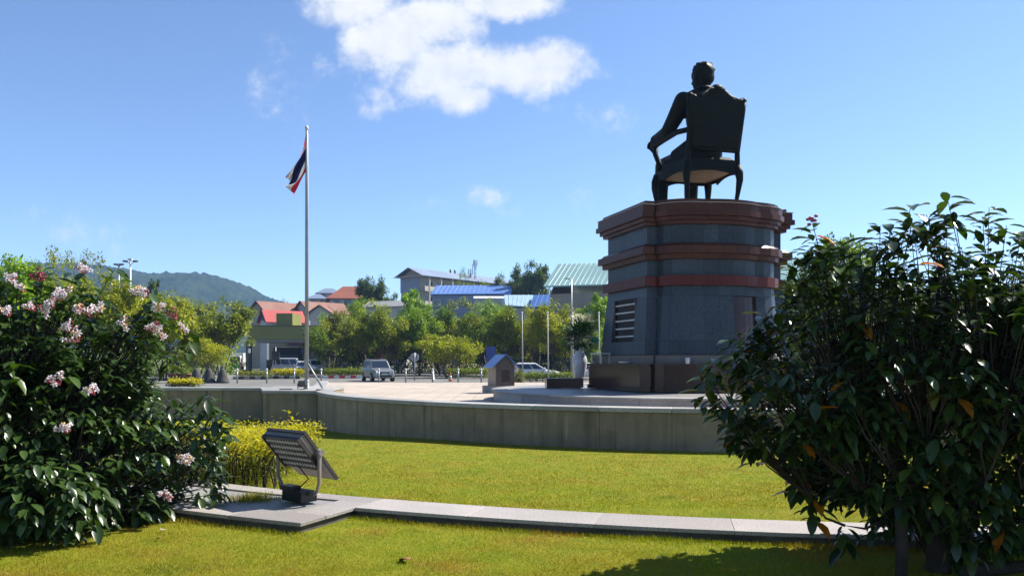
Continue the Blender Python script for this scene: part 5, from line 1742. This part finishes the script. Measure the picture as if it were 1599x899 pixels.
p = P(497, 467, 172)
house('grey_lean_house', 'low pale house with a flat grey roof under the hipped house', (p.x, 172, p.z - 7), R(8), 3.8, 4, 7.2, .9, 'cream', 'roofgrey', .5, hip=True, wins=(('front', -.8, 6.3, .9, .8), ('front', .9, 6.3, .6, 1.0)))
p = P(545, 465, 170)
house('red_hip_house', 'pale house with a large rust red hipped roof left of the dark tree', (p.x, 172, p.z - 8), R(6), 8.0, 6.2, 8.3, 2.3, 'wallwhite', 'roofrust', .7, hip=True, wins=(('front', -2.6, 7.0, 1.2, 1.2), ('front', -.4, 7.0, 1.4, 1.2), ('front', 2.0, 7.0, 1.2, 1.2)))

# long school block with a corridor, running away to the right
a = P(657, 436, 182); c = P(790, 441, 206)
ax = math.atan2(c.y - a.y, c.x - a.x); Ls = (c - a).length + 3
mid = (a + c) / 2
SC = thing('school_block', 'long two-storey pale building with a grey-blue gable roof on the rise', 'building', (mid.x - 1.2, mid.y + 3.2, mid.z - 12), ax)
Hs = 12.0; dS = 7.2
MB().box((0, .6, Hs / 2 - 3), (Ls, dS - 1.2, Hs + 6)).build('wall', M['cream'], SC)
MB().box((-Ls / 2 - .1, .6, Hs - 1.8), (.25, dS - 1.2, 3.5)).build('end_wall', M['bluewall'], SC)
for s in (-1, 1):
    vs = [(-Ls / 2 - 1.3, 0, Hs + 1.9), (Ls / 2 + 1, 0, Hs + 1.9), (Ls / 2 + 1, s * (dS / 2 + .9), Hs - .1), (-Ls / 2 - 1.3, s * (dS / 2 + .9), Hs - .1)]
    vs += [(x, y, z + .15) for x, y, z in vs]
    MB().add(vs, [(3, 2, 1, 0), (4, 5, 6, 7), (0, 1, 5, 4), (1, 2, 6, 5), (2, 3, 7, 6), (3, 0, 4, 7)]).build('roof', M['roofgrey'], SC)
vs = [(-Ls / 2 - .1, -dS / 2 + .2, Hs), (-Ls / 2 - .1, dS / 2 - .2, Hs), (-Ls / 2 - .1, 0, Hs + 1.8), (-Ls / 2 + .1, -dS / 2 + .2, Hs), (-Ls / 2 + .1, dS / 2 - .2, Hs), (-Ls / 2 + .1, 0, Hs + 1.8)]
MB().add(vs, [(2, 1, 0), (3, 4, 5), (0, 1, 4, 3), (1, 2, 5, 4), (2, 0, 3, 5)]).build('gable', M['beige'], SC)
MB().box((-Ls / 2 - .9, .2, Hs - .05), (1.6, dS + 1.2, .12)).build('end_canopy', M['wallwhite'], SC)
for fl in (0, 1):
    z0 = Hs - 3.4 - fl * 3.4
    MB().box((0, -dS / 2 + .0, z0), (Ls, 1.2, .2)).build('corridor_floor', M['grey'], SC)
    MB().box((0, -dS / 2 - .5, z0 + .6), (Ls, .1, 1.0)).build('corridor_parapet', M['cream'], SC)
    for k in range(9):
        x = -Ls / 2 + 1.5 + k * (Ls - 3) / 8
        MB().box((x, -dS / 2 - .5, z0 + 1.75), (.28, .28, 3.2)).build('column', M['cream'], SC)
        if k < 8:
            w_ = MB().box((x + 1.1, -dS / 2 + 1.17, z0 + 1.8), (1.3, .1, 1.5)).build('window', M['white'], SC)
            MB().box((x + 1.1, -dS / 2 + 1.11, z0 + 1.8), (1.1, .05, 1.3)).build('pane', M['glass'], w_)
            MB().box((x + 2.3, -dS / 2 + 1.17, z0 + 1.2), (.7, .1, 2.1)).build('door', M['lamp'], SC)
for k in range(2):
    MB().tube([(2 + k * 1.6 - 6, 0, Hs + 1.9), (2 + k * 1.6 - 6, 0, Hs + 2.8)], .22, 8).build('roof_vent', M['lamp'], SC)


def slope_roof(name, lab, pts_px, m, thick=.2, base=8, wm='wallwhite', posts=()):
    """a building whose visible roof plane has four corners: ridge left, ridge right, eave right, eave left (pixel, pixel, depth)"""
    c = [P(*q) for q in pts_px]
    org = Vector(((c[2].x + c[3].x) / 2, (c[2].y + c[3].y) / 2, min(c[2].z, c[3].z) - base))
    r = thing(name, lab, 'building', org)
    v = [q - org for q in c]
    dpt = Vector((0, 0, 0))
    # mirrored far slope
    back = []
    for rdg, ev in ((v[1], v[2]), (v[0], v[3])):
        h = Vector((rdg.x - ev.x, rdg.y - ev.y, 0))
        back.append(Vector((rdg.x + h.x, rdg.y + h.y, ev.z)))
    n_rib = 0
    for q in ([v[0], v[1], v[2], v[3]], [v[1], v[0], back[1], back[0]]):
        vs = [Vector(k) for k in q] + [Vector(k) + Vector((0, 0, thick)) for k in q]
        ro = MB().add(vs, [(3, 2, 1, 0), (4, 5, 6, 7), (0, 1, 5, 4), (1, 2, 6, 5), (2, 3, 7, 6), (3, 0, 4, 7)]).build('roof', M[m], r)
        L_ = (q[1] - q[0]).length
        nr = int(L_ / .9)
        mb = MB()
        for k in range(1, nr):
            t = k / nr
            a_ = q[0].lerp(q[1], t) + Vector((0, 0, thick + .02)); b_ = q[3].lerp(q[2], t) + Vector((0, 0, thick + .02))
            mb.tube([a_, b_], .06, 4, smooth=False)
        mb.build('roof_seams', M[m], ro)
    w = [v[2], v[3], back[1], back[0]]
    cen_ = sum(w, Vector()) / 4
    pl = [(cen_ + (k - cen_) * .95) for k in w]
    top = min(k.z for k in w)
    MB().prism([(k.x, k.y) for k in pl], -6, top - .05).build('wall', M[wm], r)
    g = [pl[1], pl[2]]
    for (e0, e1, rg) in ((v[3], back[1], v[0]), (v[2], back[0], v[1])):
        f = .95
        a_, b_, c_ = [cen_ + (Vector(k) - cen_) * f for k in (e0, e1, rg)]
        c_.z = rg.z - .1; a_.z = b_.z = top - .06
        d_ = (a_ - b_).cross(Vector((0, 0, 1))).normalized() * .08
        MB().add([a_ + d_, b_ + d_, c_ + d_, a_ - d_, b_ - d_, c_ - d_], [(0, 1, 2), (5, 4, 3), (0, 3, 4, 1), (1, 4, 5, 2), (2, 5, 3, 0)]).build('gable', M[wm], r)
    return r, v


blr, v = slope_roof('blue_roof_hall', 'long hall with a bright blue metal roof below the school block', [(682, 447, 170), (799, 447, 170), (799, 459.5, 164), (672, 460.5, 164)], 'roofblue', base=6, wm='bluewall')
a_, b_ = v[3], v[2]
for k in range(6):
    t = (k + .5) / 6
    q = a_.lerp(b_, t)
    w_ = MB().box((q.x, q.y + .1, q.z - 1.6), (1.5, .12, 1.2)).build('window', M['white'], blr)
    MB().box((q.x, q.y + .02, q.z - 1.6), (1.3, .08, 1.0)).build('pane', M['glass'], w_)
slope_roof('pale_roof_shed', 'shed with a pale blue metal roof left of the deep blue one', [(788, 462, 152), (833, 462, 152), (826, 480, 145), (789, 478, 145)], 'roofpale', base=6)
slope_roof('deep_blue_shed', 'shed with a deep blue metal roof behind the yellow-green tree', [(834, 462, 149), (872, 461, 149), (866, 480, 142), (827, 481, 142)], 'roofblue2', base=6)
slope_roof('low_white_shed', 'low white shed strip under the blue hall roof', [(740, 464, 158), (790, 464, 158), (790, 467, 156), (740, 467, 156)], 'white', base=5)
gr, v = slope_roof('green_roof_hall', 'large hall with a pale green ribbed metal roof behind the pedestal', [(872, 414, 136), (1300, 402, 112), (1310, 436, 104), (849, 448.5, 128)], 'roofgreen', base=12, wm='beige')
for k in range(5):
    t = (k + .6) / 11
    q = v[3].lerp(v[2], t)
    w_ = MB().box((q.x + .3, q.y + .75, q.z - 3.2), (1.6, .3, 1.5), rz=math.atan2(v[2].y - v[3].y, v[2].x - v[3].x)).build('window', M['white'], gr)
    MB().box((q.x + .27, q.y + .62, q.z - 3.2), (1.35, .12, 1.25), rz=math.atan2(v[2].y - v[3].y, v[2].x - v[3].x)).build('pane', M['glass'], w_)
# sheds' small white roof among the trees
p = P(610, 478, 128)
house('white_roof_shed', 'small shed with a grey-white roof among the tree tops', (p.x, 129, p.z - 5), R(-24), 7.5, 3.0, 5.0, .8, 'wallwhite', 'grey', .4)

# telecom masts
for (x, y0, D, lab, arms) in ((742, 406, 196, 'tall grey telecom mast with panel antennas above the school roof', 6), (735, 420, 197, 'shorter telecom mast left of the tall one', 4)):
    t_ = P(x, y0, D); b_ = P(x, 470, D)
    r = thing('telecom_mast', lab, 'mast', b_)
    h = t_.z - b_.z
    for s in range(3):
        MB().tube([(.35 * math.cos(s * 2.1), .35 * math.sin(s * 2.1), 0), (.18 * math.cos(s * 2.1), .18 * math.sin(s * 2.1), h)], .06, 5).build('leg', M['lamp'], r)
    mb = MB()
    for k in range(12):
        z = h * k / 12
        mb.tube([(.33, 0, z), (-.17, .28, z + h / 24), (-.17, -.28, z + h / 12), (.33, 0, z + h / 12)], .035, 4)
    mb.build('lattice', M['lamp'], r)
    for k in range(arms):
        q = k * 6.283 / arms
        MB().box((.5 * math.cos(q), .5 * math.sin(q), h - .7 - (k % 2) * .9), (.16, .16, 1.2)).build('antenna', M['lamp'], r)
# high-mast lights at the left
for (x, y0, heads, lab) in ((204, 407, 3, 'tall floodlight mast with three lamp heads above the left trees'), (186, 412, 2, 'slightly shorter lamp mast left of the three headed one')):
    D = 150
    t_ = P(x, y0, D)
    r = thing('light_mast', lab, 'lamp mast', (t_.x, D, -.3))
    h = t_.z + .3
    MB().tube([(0, 0, 0), (0, 0, h)], [.30, .16], 8).build('mast', M['white'], r)
    for k in range(heads):
        dx = (k - (heads - 1) / 2) * .95
        MB().box((dx, 0, h - .1 + (.35 if k == 1 and heads == 3 else 0)), (.75, .6, .28)).build('lamp_head', M['lamp'] if not (k == 1 and heads == 3) else M['white'], r)
        MB().tube([(0, 0, h - .5), (dx, 0, h - .2)], .06, 5).build('arm', M['steel'], r)

# ================================================================== TREES
def make_tree(cr, cz, cr_z, nclump, per, lsize, trunkh, multi=False, flat=1.0, gaps=.0, seed=0):
    """prototype meshes: trunk with limbs, crown of leaf clumps; unit tree with base at the origin"""
    g = np.random.default_rng(seed)
    cl = []
    tries = 0
    while len(cl) < nclump and tries < 9000:
        tries += 1
        d = g.normal(size=3); d /= np.linalg.norm(d)
        rr = g.random() ** .38
        q = d * rr
        q = np.array([q[0] * cr, q[1] * cr, q[2] * cr_z]) * (1 + .22 * np.sin(5 * np.arctan2(d[1], d[0]) + seed) * g.random())
        cl.append(q + np.array([0, 0, cz]))
    cl = np.array(cl)
    pos = []; dr = []; sz = []; rv = []
    for c in cl:
        m_ = int(per * (.5 + g.random()))
        rad = cr * (.16 + .14 * g.random())
        q = g.normal(size=(m_, 3)); q /= np.linalg.norm(q, axis=1, keepdims=True)
        q *= (g.random(m_) ** .45)[:, None] * rad
        q[:, 2] *= .7
        pos.append(c + q)
        d = q / rad + g.normal(size=(m_, 3)) * .5 + np.array([0, 0, -.15])
        dr.append(d); sz.append(lsize * (.6 + .8 * g.random(m_)))
        rv.append(np.clip(g.random() * .7 + .3 * g.random(m_), 0, 1))
    pos = np.concatenate(pos); dr = np.concatenate(dr); sz = np.concatenate(sz); rv = np.concatenate(rv)
    crown = leaf_cloud('crown', M['treeleaf'], pos, dr, sz, 'quad', None, rnd=rv)
    mb = MB()
    nt = 4 if multi else 1
    for k in range(nt):
        a = k * 6.283 / nt + seed
        off = .22 if multi else 0
        b0_ = Vector((off * math.cos(a), off * math.sin(a), -.3))
        top = Vector((cr * .35 * math.cos(a) * (1 if multi else .1), cr * .35 * math.sin(a) * (1 if multi else .1), trunkh))
        r0 = .055 * cr * (.6 if multi else 1)
        mid_ = b0_.lerp(top, .5) + Vector((g.normal() * .1, g.normal() * .1, 0))
        mb.tube([b0_, mid_, top], [r0, r0 * .8, r0 * .6], 7)
        own = [c for i, c in enumerate(cl) if i % nt == k]
        for c in own[:9]:
            c = Vector(c)
            m2 = top.lerp(c, .5) + Vector((g.normal() * .12, g.normal() * .12, .1 * cr_z))
            mb.tube([top, m2, c], [r0 * .5, r0 * .3, r0 * .1], 5, cap=False)
    tm = mb.mesh('trunk', [M['bark'], M['palebark']])
    cm_ = crown.data
    bpy.data.objects.remove(crown)
    return tm, cm_


PR_ = {
    'round': make_tree(2.6, 4.2, 2.2, 75, 135, .22, 1.9, True, seed=1),
    'airy': make_tree(2.7, 4.3, 2.4, 60, 95, .20, 2.0, True, seed=2),
    'tall': make_tree(2.4, 5.6, 3.2, 70, 120, .25, 2.4, False, seed=3),
    'wide': make_tree(3.2, 3.4, 1.6, 60, 110, .22, 1.6, True, seed=4),
    'dense': make_tree(3.0, 5.0, 3.0, 90, 150, .30, 2.2, False, seed=5),
    'cone': make_tree(1.6, 4.6, 3.2, 50, 110, .24, 1.8, False, seed=6),
}
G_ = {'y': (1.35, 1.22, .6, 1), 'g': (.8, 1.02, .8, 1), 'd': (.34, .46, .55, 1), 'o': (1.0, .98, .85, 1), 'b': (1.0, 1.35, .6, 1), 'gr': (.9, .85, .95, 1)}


def tree(kind, px, ytop, ybase, D, tint, lab, wpx=None, zb=None, rz=None, pale=False, name='tree', group='trees behind the road'):
    tm, cm_ = PR_[kind]
    b = P(px, ybase, D); z0 = zb if zb is not None else ground_z(b.x, D) if D > 126 else GZ
    topz = EYE + (HZ - ytop) * D / F
    H0 = {'round': 6.6, 'airy': 6.9, 'tall': 9.0, 'wide': 5.2, 'dense': 8.3, 'cone': 8.0}[kind]
    W0 = {'round': 6.2, 'airy': 6.4, 'tall': 5.8, 'wide': 7.4, 'dense': 7.2, 'cone': 4.0}[kind]
    sz_ = (topz - z0) / H0
    sx = (wpx * D / F / W0) if wpx else sz_
    r = thing(name, lab, 'tree', (b.x, D, z0), group=group)
    a = rng.random() * 6.28 if rz is None else rz
    for me, nm in ((tm, 'trunk'), (cm_, 'crown')):
        o = link(nm, me, r, None, (0, 0, a)); o.scale = (sx, sx, sz_); o.color = G_[tint]
        if nm == 'trunk' and pale:
            o.material_slots[0].link = 'OBJECT'; o.material_slots[0].material = M['palebark']
    return r


# left, behind the flowering bush
tree('dense', -5, 383, 592, 66, 'b', 'bright green tree at the far left edge above the flowering bush', 150)
tree('round', 62, 404, 592, 70, 'g', 'mid green tree second from the left edge, behind the flowering bush', 120)
tree('airy', 92, 392, 592, 76, 'o', 'taller olive tree with sparse top twigs behind the flowering bush', 110)
tree('airy', 140, 396, 592, 84, 'gr', 'grey-green sparse crown standing highest near the lamp masts', 90)
tree('round', 165, 426, 592, 66, 'y', 'yellow-green tree left of the lamp masts', 130)
tree('tall', 216, 436, 592, 72, 'g', 'green tree right under the three headed lamp mast', 80)
tree('round', 258, 452, 592, 68, 'y', 'yellow-orange leaved tree at the right edge of the flowering bush', 116)
tree('cone', 240, 432, 592, 90, 'd', 'narrow dark tree poking above the yellow one before the hill', 34)
tree('round', 342, 462, 594, 76, 'o', 'olive tree with bare grey branches left of the gas station', 118, pale=True)
tree('airy', 330, 478, 594, 88, 'gr', 'greyish tree behind the olive one left of the gas station', 90)
tree('wide', 310, 530, 594, 70, 'y', 'low yellow-green tree over the bell-shaped barriers', 105, pale=True)
# long row in the middle
ROW = [('airy', 512, 490, 92, 'g', 66, 'small dark green tree just right of the flagpole'), ('round', 545, 478, 84, 'gr', 74, 'grey-green tree left of the silver car'), ('airy', 578, 470, 88, 'o', 84, 'olive tree above the silver car'),
       ('round', 606, 476, 84, 'o', 72, 'olive tree right above the red banner'), ('tall', 648, 442, 100, 'b', 52, 'bright green upright tree in front of the school end'), ('round', 652, 480, 86, 'g', 70, 'green tree above the round road sign'),
       ('round', 690, 474, 92, 'g', 74, 'green tree below the blue roofed hall'), ('airy', 722, 468, 90, 'gr', 80, 'grey-green tree in front of the hall centre'), ('airy', 762, 470, 88, 'g', 78, 'green tree right of the row centre'),
       ('round', 800, 474, 86, 'o', 80, 'olive tree behind the hut'), ('airy', 832, 478, 84, 'y', 66, 'yellow-olive tree between the two left white poles'), ('round', 872, 466, 82, 'y', 74, 'yellow-green tree behind the second white pole'),
       ('wide', 702, 524, 78, 'y', 90, 'low spreading yellow-green tree with crooked pale trunks'), ('tall', 932, 450, 80, 'b', 60, 'bright green tree between the vase and the pedestal'), ('round', 905, 500, 78, 'g', 60, 'green tree directly behind the vase')]
for (k_, x, yt, D, tn, w, lab) in ROW:
    tree(k_, x, yt, 588, D, tn, lab, w * 1.25, pale=(k_ == 'wide'))
# second, darker row closing the gaps under the crowns
SEC = ['behind the flagpole', 'behind the silver car', 'behind the red banner', 'behind the round sign', 'behind the orange cone', 'behind the low spreading tree', 'behind the blue board', 'behind the hut roof', 'behind the white car', 'behind the left white pole', 'behind the middle white poles', 'behind the vase plant', 'left of the pedestal']
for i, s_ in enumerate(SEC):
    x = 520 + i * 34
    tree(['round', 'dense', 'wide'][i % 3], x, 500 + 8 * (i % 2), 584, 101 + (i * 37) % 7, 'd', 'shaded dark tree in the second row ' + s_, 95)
# far trees on the rise
tree('dense', 581, 424, 500, 158, 'd', 'dark round tree on the skyline right of the red hipped roof', 56, zb=6)
tree('round', 572, 462, 500, 140, 'b', 'bright green tree under the dark skyline tree', 60, zb=2)
tree('dense', 832, 399, 500, 168, 'd', 'big dark tree on the skyline left of the green roof', 64, zb=6)
tree('dense', 797, 419, 500, 172, 'd', 'lower dark tree left of the big skyline tree', 56, zb=6)
tree('airy', 724, 421, 500, 178, 'g', 'green tree in front of the school roof by the masts', 30, zb=6)
tree('round', 752, 436, 500, 176, 'o', 'olive tree hiding the right half of the school block', 60, zb=6)
tree('dense', 616, 452, 500, 150, 'd', 'dark bush-like tree left of the school end', 46, zb=4)
tree('round', 446, 466, 500, 185, 'd', 'dark tree between the brown roofs', 30, zb=4)
tree('round', 760, 468, 520, 128, 'b', 'bright green tree under the blue hall roof', 74, zb=0)
tree('dense', 1312, 352, 590, 60, 'g', 'grey-green tree behind the top of the broad-leaved bush', 130)
tree('dense', 1252, 410, 590, 64, 'd', 'dark tree beside the right edge of the pedestal', 80)
tree('dense', 1420, 420, 590, 64, 'd', 'dark tree hidden behind the broad-leaved bush', 150)
tree('dense', 1560, 430, 590, 60, 'g', 'green tree behind the right end of the broad-leaved bush', 170)

# undergrowth closing the view under the trees
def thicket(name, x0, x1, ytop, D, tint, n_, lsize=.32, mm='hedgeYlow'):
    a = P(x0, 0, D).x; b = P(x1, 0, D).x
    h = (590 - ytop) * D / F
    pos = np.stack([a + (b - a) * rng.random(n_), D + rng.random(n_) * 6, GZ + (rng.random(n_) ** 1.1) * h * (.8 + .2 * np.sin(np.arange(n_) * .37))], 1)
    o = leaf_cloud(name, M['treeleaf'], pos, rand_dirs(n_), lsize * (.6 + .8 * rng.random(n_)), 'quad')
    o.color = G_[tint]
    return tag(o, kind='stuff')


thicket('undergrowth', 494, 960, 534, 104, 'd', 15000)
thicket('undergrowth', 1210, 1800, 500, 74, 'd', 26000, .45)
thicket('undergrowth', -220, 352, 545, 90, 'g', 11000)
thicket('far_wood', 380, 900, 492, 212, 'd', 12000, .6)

# ================================================================== THE HILL
xs = np.linspace(-560, 500, 430); ds = np.linspace(-1, .35, 70)
RD = [(-200, 440), (-60, 425), (60, 418), (150, 416), (205, 424), (228, 428), (262, 435), (285, 431), (330, 431), (352, 437), (380, 447), (410, 464), (440, 474), (470, 490), (520, 540), (600, 566), (800, 570)]
HD = 1250.0
mb = MB(); vs = []
for d in ds:
    for x_ in xs:
        X = -1050 + (x_ + 560) / 1060 * 1050
        pxx = 800 + X * F / HD
        yy = np.interp(pxx, [a for a, b in RD], [b for a, b in RD])
        top = max(EYE + (HZ - yy) * HD / F, -2)
        prof_ = math.cos(d * math.pi / 2) ** 1.2 if abs(d) < 1 else 0
        Y = HD + d * 420
        n1 = mnoise.noise(Vector((X * .02, Y * .02, 3)))
        n2 = mnoise.noise(Vector((X * .12, Y * .12, 9)))
        n3 = mnoise.noise(Vector((X * .16, Y * .16, 5)))
        vs.append((X, Y, -1 + (top + 1) * prof_ * (1 + .12 * n1 * abs(d)) + (4.5 * n2 + 6.0 * abs(n3)) * (prof_ > .04)))
nx = len(xs)
mb.add(vs, [(j * nx + i, j * nx + i + 1, (j + 1) * nx + i + 1, (j + 1) * nx + i) for j in range(len(ds) - 1) for i in range(nx - 1)], 0, False)
tag(mb.build('hill', M['hillwood']), kind='structure')

# ================================================================== HAZE
if HAZE > 0:
    hz_ = MB().box((0, 990, 74), (4400, 2200, 151)).build('haze', mat('haze', (1, 1, 1)))
    t = hz_.data.materials[0].node_tree
    t.nodes.clear()
    pv = nd(t, 'ShaderNodeVolumePrincipled')
    pv.inputs['Color'].default_value = (0.36, 0.58, 1.0, 1)
    pv.inputs['Density'].default_value = HAZE
    pv.inputs['Anisotropy'].default_value = 0.2
    ou = nd(t, 'ShaderNodeOutputMaterial')
    t.links.new(pv.outputs[0], ou.inputs['Volume'])
    tag(hz_, kind='stuff')
